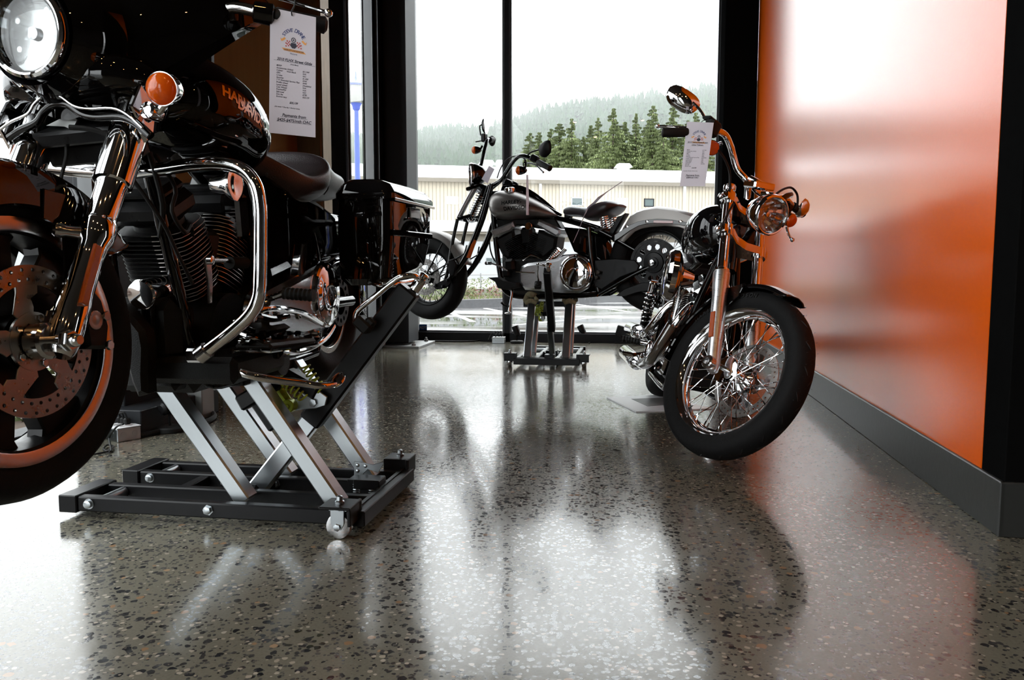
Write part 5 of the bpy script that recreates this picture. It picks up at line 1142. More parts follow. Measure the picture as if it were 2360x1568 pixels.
carrier_disc(fw, S2, C, .085, .150, .100, 6, .05, holes=24, wav=0)
m = MB(); fender(m, C, 62, 168, .385, .165, .004, .05, 36); fg = m.obj('front_mudguard', 'silver', b2, S2)
m = MB()
for sg in (1, -1):
    m.tube([C+V(0, .09*sg, 0), P(1070, 585, .09, 1)*1.0+V(0, 0 if sg > 0 else -.18, 0), P(1076, 565, .085, 1)+V(0, 0 if sg > 0 else -.17, 0)], .006, 8, 1)
    m.tube([C+V(0, .09*sg, 0), P(1020, 560, .09, 1)+V(0, 0 if sg > 0 else -.18, 0)], .006, 8, 1)
m.obj('mudguard_stay', 'black', b2, S2)
# springer fork
def both(pts, r, nm, mk, par=b2, T=S2, y=.075, sm=4, seg=12):
    for sg in (1, -1):
        m = MB(); m.tube([Vector((p.x, y*sg if not isinstance(y, (list, tuple)) else y[i]*sg, p.z)) for i, p in enumerate(pts)], r, seg, sm); m.obj(nm, mk, par, T)
both(poly(((1032, 648), (1058, 618), (1082, 578), (1108, 515), (1122, 470), (1134, 424)), .085, 1), [.020, .022, .025, .026, .024, .020], 'rear_fork_leg', 'gloss', y=.088)
both(poly(((1023, 660), (1034, 622), (1044, 560), (1056, 505)), .06, 1), .015, 'front_fork_leg', 'gloss', y=.068)
both(poly(((1058, 503), (1076, 468), (1096, 432)), .06, 1), .024, 'spring_tube', 'alu', y=.068)
q = poly(((1050, 548), (1066, 512), (1090, 445)), .04, 1)
for y_ in (.045, -.045):
    a, b = P(1084, 508, .045, 1), P(1108, 448, .045, 1); a.y = b.y = y_
    m = MB(); m.spring(a, b, .030, .0050, 11); m.obj('fork_spring', 'chrome2', b2, S2); m = MB(); m.cyl(a, b, .010, seg=10); m.obj('spring_rod', 'black', b2, S2)
m = MB(); a, b = P(1070, 508, 0, 1), P(1100, 500, 0, 1); m.bar(a+V(0, 0, -.0), b, .20, .030, bev=.006); m.obj('fork_yoke', 'gloss', b2, S2); m = MB(); a, b = P(1090, 440, 0, 1), P(1122, 430, 0, 1); m.bar(a, b, .20, .028, bev=.006); m.obj('fork_yoke', 'gloss', b2, S2)
for sg in (1, -1):
    m = MB(); c = P(1026, 655, .10, 1); m.prism([Vector((p.x, .105*sg, p.z)) for p in poly(((1014, 650), (1038, 640), (1042, 650), (1030, 664), (1008, 668), (1000, 660)), .1, 1)], (0, .014, 0), .003)
    for a, b in ((1034, 646), (1023, 661), (1007, 658)): q = P(a, b, .1, 1); m.lathe(Vector((q.x, .112*sg, q.z)), YA*sg, [(0, .014), (.008, .013), (.010, .006)], 14)
    m.obj('rocker', 'black', b2, S2)
m = MB(); m.prism(poly(((1036, 600), (1050, 596), (1056, 610), (1050, 636), (1040, 640), (1036, 622)), .10, 1), (0, .05, 0), .008); m.obj('brake_caliper', 'black', b2, S2)
m = MB(); m.prism(poly(((1086, 564), (1094, 552), (1098, 556), (1084, 596), (1075, 594)), .115, 1), (0, .008, 0), .002); m.obj('reflector', 'reflector', b2, S2)
headlight(b2, R2, P(1086, 404, .02, 1), (.74, .67, -.02), .090, .13, 'gloss', T=S2, bezel='chrome2', bowl='alu')
# handlebar: left (near) and right (far) arms
m = MB(); hb_ = poly(((1127, 430), (1140, 424), (1156, 415), (1168, 396), (1182, 374), (1197, 360), (1216, 362), (1240, 374)), .1, 1)
ys = [.02, .06, .10, .18, .27, .32, .35, .38]
L_ = [P(a, b, y, 1) for (a, b), y in zip(((1127, 430), (1142, 424), (1156, 414), (1168, 396), (1182, 374), (1197, 360), (1216, 362), (1240, 374)), ys)]
m.tube(L_, .016, 14); m.obj('handlebar', 'gloss', b2, S2)
R_ = [P(a, b, y, 1) for (a, b), y in zip(((1116, 414), (1112, 398), (1108, 388), (1114, 358), (1121, 330), (1124, 322), (1130, 322), (1134, 326)), (-.02, -.06, -.12, -.20, -.28, -.33, -.38, -.42))]
m = MB(); m.tube(R_, .016, 14); m.obj('handlebar', 'gloss', b2, S2)
g0, g1 = P(1240, 374, .38, 1), P(1275, 392, .42, 1); d = (g1-g0).normalized()
m = MB(); m.lathe(g0, d, [(0, .020), (.005, .023), (.11, .021), (.135, .023), (.14, .014)], 20); m.obj('grip', 'rubber2', b2, S2)
m = MB(); m.box(P(1232, 366, .37, 1), (.06, .05, .05), Matrix.Rotation(-.5, 3, 'Y'), .01); m.obj('switch_housing', 'black', b2, S2)
m = MB(); m.tube([P(1216, 376, .34, 1), P(1234, 380, .36, 1), P(1251, 396, .38, 1)], .006, 10); m.ell(P(1252, 397, .38, 1), (.009, .009, .009)); m.obj('lever', 'zinc', b2, S2)
g0, g1 = P(1128, 322, -.36, 1), P(1137, 322, -.46, 1); m = MB(); m.cyl(g0, g1, .024, seg=18); m.ell(P(1134, 325, -.44, 1), (.03, .03, .045)); m.obj('grip', 'rubber2', b2, S2)
m = MB(); m.box(P(1116, 318, -.36, 1), (.045, .05, .07), bev=.008); m.obj('brake_reservoir', 'black', b2, S2); m = MB(); m.tube([P(1112, 324, -.34, 1), P(1097, 327, -.40, 1)], .006, 8); m.obj('lever', 'black', b2, S2)
mirror_part(b2, S2, P(1257, 344, .40, 1), (-.42, -.88, .12), (.25, 0, .95), .070, .052, [P(1214, 364, .35, 1), P(1222, 352, .37, 1), P(1244, 345, .39, 1)], 'rubber2', 'black')
mirror_part(b2, S2, P(1120, 291, -.42, 1), (-1, -.12, .05), (0, 0, 1), .052, .068, [P(1108, 312, -.36, 1), P(1106, 290, -.38, 1), P(1117, 289, -.41, 1)], 'gloss', 'black')
signal(b2, R2, P(1196, 393, .30, 1), (.66, .75, -.05), .033, 'gloss', [P(1208, 392, .30, 1), P(1212, 380, .30, 1), P(1210, 370, .32, 1)])
signal(b2, R2, P(1094, 346, -.30, 1), (.66, .75, -.05), .033, 'gloss', [P(1106, 346, -.30, 1), P(1112, 336, -.30, 1)])
m = MB(); m.tube([P(1146, 410, .06, 1), P(1152, 392, .12, 1), P(1164, 372, .2, 1), P(1182, 361, .25, 1), P(1202, 362, .3, 1), P(1212, 370, .32, 1)], .005, 8); m.obj('throttle_cable', 'rubber2', b2, S2); m = MB(); m.tube([P(1120, 447, .1, 1), P(1140, 432, .1, 1), P(1154, 420, .1, 1)], .006, 8); m.obj('brake_hose', 'rubber2', b2, S2); m = MB(); m.tube([P(1210, 372, .33, 1), P(1206, 378, .32, 1), P(1208, 386, .31, 1)], .004, 8); m.obj('cables', 'rubber2', b2, S2)
m = MB(); m.tube([P(1128, 556, .07), P(1130, 575, .08), P(1137, 596, .09), P(1150, 612, .10)], .006, 8); m.obj('clutch_cable', 'rubber2', b2, I2)
# frame
m = MB()
for sg in (1, -1):
    y = .07*sg
    m.tube([Vector((p.x, yk_, p.z)) for p, yk_ in zip(poly(((1122, 455), (1132, 520), (1142, 575), (1154, 632), (1166, 668), (1200, 683), (1300, 683), (1380, 678)), .1), (.02*sg, .05*sg, .08*sg, .11*sg, .12*sg, .13*sg, .13*sg, .13*sg))], .021, 14)
    m.tube([Vector((p.x, sg*.10, p.z)) for p in poly(((1285, 503), (1330, 515), (1380, 532), (1420, 552), (1470, 580), (1519, 606)), .1)], .020, 12)
    m.tube([Vector((p.x, sg*.12, p.z)) for p in poly(((1380, 678), (1420, 655), (1470, 628), (1519, 606)), .12)], .019, 12)
    m.tube([Vector((p.x, sg*.11, p.z)) for p in poly(((1356, 524), (1362, 600), (1380, 678)), .12)], .018, 12)
m.tube(poly(((1120, 452), (1150, 448), (1220, 462), (1290, 500)), 0), .028, 12); m.cyl(P(1110, 470, 0), P(1124, 430, 0), .036, seg=18); m.obj('frame', 'gloss', b2, I2)
# tank
def lofty(L_, seg=36, pw=2.3):
    """body along x from traced outline: (px, top py, bottom py, half width)"""
    secs = []
    for (px, t_, b_, hw) in L_:
        a, b = P(px, t_, 0), P(px, b_, 0); secs.append((a.x, 0, (a.z*.45+b.z*.55), hw, (a.z-b.z)*.55, (a.z-b.z)*.45))
    m = MB(); loft_x(m, smooth_secs(secs, 5), seg, pw); return m
m = lofty(((1139, 470, 476, .03), (1141, 458, 492, .10), (1150, 445, 505, .165), (1165, 440, 509, .195), (1190, 442, 508, .205), (1220, 452, 506, .19), (1250, 468, 504, .15), (1275, 485, 502, .09), (1289, 497, 500, .03)))
tank = m.obj('fuel_tank', 'silver', b2, I2); bt = bvh_of(tank)
for txt, px, py in (('HARLEY-', 1177, 470), ('DAVIDSON', 1188, 483)):
    o_ = P(px, py, .2); m = MB(); text_mesh(m, txt, frame_T(Vector((o_.x, 0, o_.z)), (-1, 0, .0), ZA), .040, bold=.0012); subdiv(m, 1); wrap(m, bt, (0, -1, 0), .6, .002); m.obj('tank_lettering', 'black', tank, I2)
m = MB(); q = P(1175, 438, .06); m.lathe(q, ZA, [(-.02, .040), (0, .044), (.012, .042), (.02, .030), (.022, .01)], 28); m.obj('fuel_cap', 'chrome', tank, I2)
m = MB(); m.tube(poly(((1160, 432), (1200, 440), (1230, 456), (1262, 478), (1288, 500)), -.02), [.03, .04, .04, .03, .02], 14, flat=.5, up=(0, 1, 0)); m.obj('tank_console', 'gloss', b2, I2)
m = MB(); m.box(P(1172, 421, .02), (.06, .05, .045), Matrix.Rotation(-.5, 3, 'Y'), .008); m.box(P(1187, 424, -.08), (.05, .03, .03), Matrix.Rotation(-.5, 3, 'Y'), .005); m.obj('speedometer', 'black', b2, I2)
# saddle
m = lofty(((1303, 488, 491, .03), (1307, 480, 497, .07), (1322, 476, 500, .10), (1345, 478, 502, .12), (1365, 478, 510, .14), (1385, 469, 508, .17), (1405, 464, 500, .185), (1420, 465, 490, .17), (1434, 472, 478, .09)), pw=2.6); m.obj('saddle', 'leather', b2, I2)
for sg in (1, -1):
    a, b = P(1396, 527, .09), P(1391, 500, .09); a.y = b.y = .09*sg; m = MB(); m.spring(a, b, .030, .0055, 5.5, 8); m.obj('saddle_spring', 'chrome', b2, I2)
    m = MB(); m.cyl(a, b, .012, seg=12); m.obj('spring_rod', 'black', b2, I2)
m = MB(); m.box(P(1392, 531, 0), (.07, .24, .03), bev=.006); m.box(P(1310, 498, 0), (.05, .06, .04), bev=.008); m.obj('saddle_bracket', 'black', b2, I2)
# rear wheel, pulley, mudguard
Cr = R2.ra
rw = wire_wheel(b2, R2, I2, Cr, 'rear_wheel', .366, .20, .225, 40, 'black', .05, .12, 'black', 'zinc')
m = MB(); perf_disc(m, Cr+V(0, .115, 0), .075, .150, 12, .021, .018); perf_disc(m, Cr+V(0, .115, 0), .150, .172, 60, .001, .026); m.lathe(Cr+V(0, .105, 0), YA, [(0, .076), (.03, .070), (.034, .04), (.045, .038), (.047, .018)], 30); m.obj('belt_pulley', 'black', rw, I2)
m = MB(); m.lathe(Cr+V(0, .165, 0), YA, [(0, .024), (.014, .022), (.016, .010)], 6); m.obj('axle_nut', 'chrome2', b2, I2)
m = MB(); fender(m, Cr, 38, 155, .410, .235, .005, .085, 44, flare=lambda f: .03*max(0, f-.6)**1.0); rf_ = None
m = MB(); rings = []
top = ((1421, 552), (1434, 522), (1449, 497), (1465, 486), (1482, 480), (1510, 476), (1548, 481), (1588, 493), (1620, 512), (1642, 540)); low = ((1437, 558), (1449, 546), (1462, 533), (1478, 526), (1500, 522), (1532, 520), (1566, 523), (1592, 532), (1612, 548), (1628, 562))
for i, (t_, l_) in enumerate(zip(top, low)):
    a, b = P(*t_, .118), P(*l_, .125); c_ = a*.45+b*.55
    o = [Vector((b.x, .125, b.z)), Vector((c_.x, .124, c_.z)), Vector((a.x*.8+c_.x*.2, .116, a.z*.8+c_.z*.2)), Vector((a.x, .085, a.z)), Vector((a.x, .04, a.z+.008)), Vector((a.x, -.04, a.z+.008)), Vector((a.x, -.085, a.z)), Vector((a.x*.8+c_.x*.2, -.116, a.z*.8+c_.z*.2)), Vector((c_.x, -.124, c_.z)), Vector((b.x, -.125, b.z))]
    cen = Vector((Cr.x, 0, Cr.z)); inn = []
    for v in o: e = (v-Vector((cen.x, v.y, cen.z))).normalized()*.004; inn.append(Vector((v.x-e.x, v.y*.965, v.z-e.z)))
    rings.append(o+inn[::-1])
m.skin(rings); mg = m.obj('rear_mudguard', 'silver', b2, I2, ang=50)
for sg in (1, -1):
    st_ = [Vector((p.x, .133*sg, p.z)) for p in poly(((1408, 548), (1430, 533), (1450, 520), (1470, 511), (1490, 507), (1515, 505), (1550, 507), (1590, 514), (1590, 522), (1550, 516), (1515, 514), (1490, 516), (1472, 521), (1452, 532), (1434, 545), (1414, 558)), .133)]
    m = MB(); m.prism(st_, (0, .012, 0), .002); sp_ = m.obj('mudguard_strut', 'gloss', mg, I2)
    for a, b in ((1445, 523), (1491, 511), (1568, 511)): q = P(a, b, .14); m = MB(); m.lathe(Vector((q.x, .139*sg, q.z)), YA*sg, [(0, .012), (.004, .011), (.006, .005)], 14); m.obj('bolt', 'chrome', sp_, I2)
    m = MB(); a, b = P(1506, 511, .14), P(1551, 512, .14); m.bar(Vector((a.x, .141*sg, a.z)), Vector((b.x, .141*sg, b.z)), .003, .017, up=(0, 0, 1), bev=.001); m.obj('side_reflector', 'red', mg, I2)
m = MB(); m.prism(poly(((1407, 540), (1428, 500), (1437, 498), (1446, 492), (1430, 520), (1416, 545)), 0), (0, .10, 0), .004); m.obj('mudguard_front_bracket', 'black', b2, I2)
# engine
ce = P(1225, 632, 0)
for dx, nm in ((1, 0), (-1, 1)):
    d_ = Vector((sin(radians(23))*dx, 0, cos(radians(23)))); co_, fi_ = MB(), MB(); finned_barrel(co_, fi_, ce+d_*.13, d_, .092, .19, .013, 1.1); cy = co_.obj('cylinder', 'wrinkle', b2, I2); fi_.obj('fin_edges', 'wrinkle', cy, I2)
m = MB(); m.prism(poly(((1143, 533), (1194, 512), (1198, 524), (1190, 534), (1150, 549)), .0), (0, .20, 0), .014); m.obj('rocker_cover', 'alu', b2, I2)
m = MB(); m.prism(poly(((1254, 507), (1303, 530), (1303, 541), (1294, 547), (1246, 520)), .0), (0, .20, 0), .014); m.obj('rocker_cover', 'alu', b2, I2)
m = MB(); m.prism(poly(((1150, 552), (1194, 530), (1200, 560), (1186, 600), (1168, 590)), .0), (0, .17, 0), .02); m.prism(poly(((1250, 530), (1294, 548), (1290, 575), (1262, 598), (1240, 575)), .0), (0, .17, 0), .02); m.obj('cylinder_heads', 'wrinkle', b2, I2)
m = MB(); m.prism(poly(((1150, 506), (1285, 503), (1300, 528), (1260, 530), (1200, 520), (1152, 536)), 0), (0, .10, 0), .01); m.obj('manifold', 'wrinkle', b2, I2)
m = MB(); m.lathe(P(1218, 521, .10), YA, [(-.06, .02), (-.02, .028), (.0, .033), (.006, .030), (.004, .016), (.012, .008)], 24); m.box(P(1218, 545, .04), (.10, .10, .14), bev=.02); m.obj('horn', 'black', b2, I2)
m = MB(); m.lathe(P(1218, 521, .108), YA, [(0, .030), (.004, .026), (.006, .010)], 24); m.obj('horn_trim', 'chrome', b2, I2)
m = MB(); m.prism(poly(((1170, 600), (1200, 594), (1280, 590), (1345, 585), (1352, 660), (1330, 678), (1200, 678), (1172, 660)), 0), (0, .22, 0), .03); m.obj('crankcase', 'wrinkle', b2, I2)
pc_o = poly(((1203, 628), (1208, 614), (1222, 607), (1255, 603), (1292, 596), (1305, 590), (1330, 586), (1352, 594), (1366, 612), (1368, 640), (1358, 664), (1338, 676), (1300, 675), (1250, 671), (1216, 668), (1204, 652)), .14)
m = MB(); m.prism([Vector((v.x, .165, v.z)) for v in pc_o], (0, .075, 0), .022); pc = m.obj('primary_cover', 'alu', b2, I2)
q = P(1327, 629, .205); m = MB(); m.lathe(q, YA, [(-.01, .130), (.008, .130), (.014, .122), (.010, .116)], 48, cap=(0, 0)); m.lathe(q, YA, [(0, .112), (.012, .110), (.020, .100), (.026, .060), (.028, .01)], 48); dc = m.obj('clutch_cover', 'chrome', pc, I2)
for k in range(5): t_ = 2*pi*k/5+.5; m = MB(); m.lathe(q+V(cos(t_)*.098, .012, sin(t_)*.098), YA, [(0, .008), (.008, .007), (.010, .003)], 12); m.obj('bolt', 'chrome2', dc, I2)
m = MB(); q0 = P(1212, 622, .14); m.lathe(q0, (-1, 0, -.05), [(-.01, .042), (.03, .045), (.05, .045), (.052, .040), (.07, .040)], 28); m.obj('starter_cover', 'chrome', b2, I2)
m = MB(); a, b = P(1268, 598, .16), P(1296, 568, .16); dd = (b-a).normalized(); m.lathe(a, dd, [(i*.008, (.016 if i % 2 else .022)*(1+.03*i)) for i in range(14)], 18); m.tube([P(1262, 602, .15), P(1285, 592, .17), P(1303, 574, .17)], .016, 12); m.obj('finned_pipe', 'chrome', b2, I2)
m = MB(); m.prism(poly(((1345, 545), (1362, 545), (1358, 585), (1338, 585)), .05), (0, .16, 0), .02); m.prism(poly(((1306, 524), (1350, 528), (1400, 545), (1410, 600), (1400, 660), (1370, 660), (1366, 600), (1330, 580)), .0), (0, .15, 0), .02); m.obj('oil_tank', 'gloss', b2, I2)
m = MB(); m.prism(poly(((1372, 600), (1420, 596), (1465, 600), (1475, 612), (1470, 625), (1430, 640), (1388, 668), (1372, 660)), .12), (0, .03, 0), .006); m.obj('belt_guard', 'black', b2, I2)
m = MB(); m.prism(poly(((1420, 682), (1440, 666), (1480, 652), (1515, 650), (1548, 640), (1520, 668), (1470, 674), (1440, 684)), .13), (0, .02, 0), .004); m.obj('lower_belt_guard', 'black', b2, I2)
m = MB(); m.cyl(P(1377, 628, .16), P(1377, 628, .18), .016, seg=16); m.cyl(P(1374, 640, .15), P(1374, 640, .17), .012, seg=12); m.obj('pivot_bolts', 'chrome', b2, I2)
# forward controls and stand
m = MB(); m.prism(poly(((1130, 640), (1150, 639), (1165, 648), (1195, 652), (1200, 662), (1170, 668), (1152, 664), (1146, 650)), .20), (0, .08, 0), .006); m.obj('footboard', 'rubber2', b2, I2)
m = MB(); m.box(P(1176, 612, .20), (.09, .06, .10), bev=.02); m.box(P(1168, 630, .2), (.06, .05, .06), bev=.01); m.obj('control_bracket', 'black', b2, I2)
m = MB(); m.tube([P(1131, 607, .24), P(1150, 613, .24), P(1170, 624, .22)], .007, 10); m.lathe(P(1131, 607, .22), YA, [(0, .014), (.07, .014), (.072, .008)], 14); m.obj('shift_lever', 'zinc', b2, I2)
m = MB(); m.tube([P(1189, 627, .22), P(1233, 629, .22)], .005, 8, 1); m.tube([P(1206, 601, .16), P(1224, 588, .16), P(1250, 598, .16)], .006, 8, 2); m.obj('shift_rod', 'chrome', b2, I2)
m = MB(); m.tube([P(1179, 660, .20), P(1180, 678, .22), P(1176, 700, .25), P(1173, 718, .27)], .009, 12); m.ell(P(1171, 722, .28), (.03, .02, .007)); m.obj('side_stand', 'chrome', b2, I2)
m = MB(); m.tube([P(1155, 697, .28), P(1162, 704, .26), P(1168, 706, .24)], .008, 8); m.obj('stand_spring', 'black', b2, I2)
m = MB()
for k in (0, 1): m.lathe(P(1350-k*20, 660+k*10, -.20), (-1, 0, .04), [(0, .03), (.05, .045), (.85, .048), (.87, .03)], 20)
m.obj('silencer', 'black', b2, I2)
# cards on this motorcycle
def W2(px, py, y, fr=1): return R2.M @ (R2.S if fr else R2.I) @ R2.P(px, py, y, fr)
cs = [W2(*a) for a in ((1127, 382, .10), (1140, 390, .08), (1123.6, 422.6, .08), (1110, 413, .10))]
price_tag(cs, [], 'small blank white card tied beside the headlight of the silver motorcycle', 'printed price cards', logo=False)
a, b, c, d_ = W2(1213, 403, .30), W2(1217.5, 403, .08), W2(1219.5, 496, .08), W2(1212.5, 496, .30)
price_tag([a, b, c, d_], [], 'narrow white price card seen almost edge-on before the silver fuel tank', 'printed price cards', logo=False, cord=[a, W2(1212, 385, .3), W2(1211, 368, .32)])
pts = [(1434, 418), (1400, 441), (1378, 455), (1368, 466), (1354, 478), (1345, 500), (1335, 527), (1321, 559)]
m = MB(); rings = []
for i, (px, py) in enumerate(pts):
    a, b = P(px, py, .215), P(px+(7 if 1 < i < 5 else 1), py+1, .05); n_ = V(0, 0, .0008)
    rings.append([a, b, b+V(.0015, 0, .0008), a+V(.0015, 0, .0008)])
m.skin(rings); o = m.obj('price_tag', 'paper'); o.matrix_world = R2.M; tag(o, 'curled strip of white card draped over the sprung saddle', 'price tag', 'printed price cards')
# rolled towels padding the far lift
for i, (px, py, y) in enumerate(((1224, 690, 6.02), (1314, 690, 5.98))):
    q = onY(px, py, y); m = MB(); rnd = random.Random(i+2)
    m.tube([q+V(-.045, -.02, -.01), q+V(-.03, .03, .028), q+V(.0, .0, .036), q+V(.03, .02, .026), q+V(.045, -.01, -.012)], [.016, .022, .026, .022, .015], 12, 4); m.tube([q+V(-.04, -.035, -.03), q+V(.0, -.04, -.01), q+V(.045, -.03, -.028)], [.014, .02, .014], 12, 4)
    t = m.obj('rolled_towel', 'towel'); tag(t, 'olive brown rag padding the %s arm of the far lift' % ('left' if i == 0 else 'right'), 'rag', 'rags on the far lift')

# ================================================================== black motorcycle leaning beside the orange wall
R3 = Rig((.113, 4.7049, .0), -1.4727, -.0187, -.1817, .6084, 1.63, .33, 29, .05)
b3 = tag(empty('black_motorcycle', Mx=R3.M), 'black and chrome motorcycle with wire front wheel turned outwards, parked beside the orange wall', 'motorcycle')
b3.name = 'standard_motorcycle'
P, X, S3, I3 = R3.P, R3.X, R3.S, R3.I
C = R3.fa
fw = wire_wheel(b3, R3, S3, C, 'front_wheel', .338, .105, .252, 40, 'chrome', .040, .085, 'chrome', 'chrome')
carrier_disc(fw, S3, C, .070, .150, .118, 5, .05, holes=40, mat2='chrome2')
for k in range(28):
    a = radians(-60+k*7.5); m = MB()
    for y_ in (-.03, .0, .03): p = C+V(cos(a+y_)*.337, y_, sin(a+y_)*.337); m.cyl(p, p+V(cos(a), 0, sin(a))*.007, .0006, .0003, 4)
    m.obj('tyre_nubs', 'rubber2', fw, S3)
m = MB(); sipes(m, C, .338, .105, 22); m.obj('tread_grooves', 'rubber2', fw, S3)
m = MB()
for i, ch in enumerate('HARLEY-DAVIDSON'):
    if ch == ' ': continue
    a = radians(152-i*4.0); rr = .298; R_ = V(cos(a), 0, sin(a)); tn = V(sin(a), 0, -cos(a)); o_ = C+R_*rr+V(0, -.0535, 0); text_mesh(m, ch, frame_T(o_, tn, R_), .024, ext=.001, bold=.0004)
m.obj('tyre_lettering', 'rubber2', fw, S3)
# fork
t_ = R3.t; n_ = R3.n
for sg in (-1, 1):
    a = C+V(0, .105*sg, 0)+n_*(-.012); m = MB()
    m.lathe(a, t_, [(-.035, .012), (-.028, .020), (.0, .026), (.05, .0255), (.10, .026), (.13, .0285), (.30, .0285), (.33, .031), (.38, .033), (.40, .033), (.405, .029), (.415, .0275), (.42, .022)], 32); lg = m.obj('fork_slider', 'alu', b3, S3)
    m = MB(); m.cyl(a+t_*.40, a+t_*.825, .0205, seg=28); m.lathe(a+t_*.402, t_, [(0, .030), (.012, .030), (.016, .024)], 24); m.obj('fork_tube', 'chrome', lg, S3)
    m = MB(); m.lathe(a+t_*.80, t_, [(0, .022), (.008, .026), (.022, .026), (.028, .018), (.030, .008)], 24); m.obj('fork_cap', 'chrome', lg, S3)
    m = MB(); m.lathe(a+V(0, .012*sg, 0), YA*sg, [(0, .026), (.022, .026), (.026, .022), (.026, .013), (.012, .012)], 28, cap=(0, 1)); m.obj('axle_clamp', 'chrome2', lg, S3)
    m = MB(); q = a+t_*.16+V(0, .027*sg, 0)+n_*.0; m.bar(q-t_*.055, q+t_*.055, .007, .022, up=n_, bev=.002); m.obj('reflector', 'reflector', lg, S3)
m = MB(); m.cyl(C-YA*.125, C+YA*.125, .010, seg=16); m.obj('axle', 'chrome2', b3, S3)
def clamp(d, th, wide, nm, off=.0):
    c = C+t_*d+n_*(-.012); m = MB(); pts = [c+V(0, -.135, 0)-n_*.022, c+V(0, -.135, 0)+n_*.022, c+V(0, -.08, 0)+n_*.024, c+V(0, -.03, 0)+n_*.002, c+V(0, .03, 0)+n_*.002, c+V(0, .08, 0)+n_*.024, c+V(0, .135, 0)+n_*.022, c+V(0, .135, 0)-n_*.022, c+V(0, .06, 0)-n_*.075, c-V(0, .06, 0)-n_*.075]
    m.prism(pts, t_*th, .005)
    for sg in (-1, 1): m.cyl(c+V(0, .105*sg, 0)-t_*th*.7, c+V(0, .105*sg, 0)+t_*th*.7, .029, seg=24); m.lathe(c+V(0, .138*sg, 0)-n_*.01, YA*sg, [(0, .012), (.010, .011), (.013, .005)], 12)
    return m.obj(nm, 'chrome', b3, S3)
clamp(.76, .034, 1, 'upper_clamp'); clamp(.60, .038, 1, 'lower_clamp')
# front mudguard
m = MB(); fender(m, C, 71, 188, .358, .118, .004, .018, 44); m.obj('front_mudguard', 'gloss', b3, S3)
for sg in (-1, 1):
    m = MB(); m.prism([C+V(x, sg*.066, z) for x, z in ((-.10, .34), (-.18, .30), (-.21, .26), (-.14, .22), (-.10, .28))], (0, .006, 0), .002); m.obj('mudguard_bracket', 'gloss', b3, S3)
# headlight
hc = P(1777, 496, .0, 1); hc = X(1777, 496, 1.50, 1)
headlight(b3, R3, hc, (.995, -.0, -.08), .074, .115, 'chrome', T=S3)
m = MB(); m.tube([C+t_*.775+n_*.03, C+t_*.77+n_*.09, hc+V(-.06, 0, .075)], .014, 12, 3, flat=1); m.box(hc+V(-.055, 0, .08), (.07, .05, .016), bev=.004); m.obj('headlight_bracket', 'chrome', b3, S3)
# handlebar; near (right-hand) side is image left
def ybar(sg, L_): return [Vector((x, y*sg, z)) for x, y, z in L_]
rp = [P(a, b, y, 1) for (a, b), y in zip(((1722, 420), (1700, 392), (1690, 360), (1684, 338), (1672, 312), (1655, 303), (1640, 303)), (-.06, -.10, -.14, -.18, -.24, -.29, -.33))]
m = MB(); m.tube([C+t_*.80+n_*(-.02)+V(0, -.0, .03)]+rp, .0135, 16); m.obj('handlebar', 'chrome', b3, S3)
lp = [P(a, b, y, 1) for (a, b), y in zip(((1728, 424), (1744, 440), (1762, 452), (1784, 458), (1802, 456), (1815, 462), (1824, 472)), (.04, .09, .14, .19, .24, .28, .32))]
m = MB(); m.tube([C+t_*.80+n_*(-.02)+V(0, .0, .03)]+lp, .0135, 16); m.obj('handlebar', 'chrome', b3, S3)
g0, g1 = P(1582, 307, -.33, 1), P(1524, 306, -.42, 1)
g0 = P(1630, 304, -.34, 1); g1 = P(1525, 306, -.48, 1); d = (g1-g0).normalized()
for sg in (-1,):
    f_ = lambda v: v
    m = MB(); m.lathe(f_(g0+(g1-g0)*.42), f_(d), [(0, .017), (.004, .019), ((g1-g0).length*.56, .0185), ((g1-g0).length*.58, .013)], 22); m.obj('grip', 'rubber2', b3, S3)
    m = MB(); m.cyl(f_(g0), f_(g0+(g1-g0)*.45), .0135, seg=16); m.obj('handlebar_end', 'chrome', b3, S3)
    m = MB(); m.box(f_(P(1640, 296, -.34, 1)), (.05, .06, .065), bev=.010); m.box(f_(P(1640, 279, -.34, 1)), (.05, .07, .014), bev=.005); m.obj('brake_reservoir', 'rubber2', b3, S3)
    l0, l1 = P(1590, 296, -.37, 1)+V(.03, 0, 0), P(1517, 291, -.46, 1)+V(.05, 0, 0); l0, l1 = P(1592, 297, -.35, 1), P(1516, 291, -.45, 1)
    m = MB(); m.tube([f_(l0), f_(l0*.5+l1*.5)+V(.008, 0, 0), f_(l1)], [.010, .008, .006], 12, 4); m.ell(f_(l1), (.009, .009, .009)); m.obj('lever', 'chrome', b3, S3)
mc = P(1573, 230, -.40, 1)
mirror_part(b3, S3, mc, (-.80, .50, -.15), (.10, .1, 1), .074, .045, [P(1626, 275, -.34, 1), P(1612, 252, -.36, 1), P(1592, 232, -.38, 1)], 'chrome', 'chrome')
ml = Vector((mc.x, -mc.y, mc.z)); mlp = P(1847, 480, .40, 1)
mirror_part(b3, S3, mlp, (-.75, -.62, .1), (.10, .1, 1), .052, .044, [P(1812, 462, .33, 1), P(1828, 470, .36, 1), P(1842, 480, .38, 1)], 'chrome', 'chrome')
signal(b3, R3, P(1640, 341, -.26, 1), (.9, -.42, -.05), .031, 'chrome', [P(1652, 340, -.25, 1)+V(-.03, 0, 0), P(1664, 330, -.24, 1)])
signal(b3, R3, P(1822, 508, .26, 1), (.9, .30, -.1), .031, 'chrome', [P(1810, 508, .25, 1)+V(-.03, 0, 0), P(1806, 490, .24, 1)])
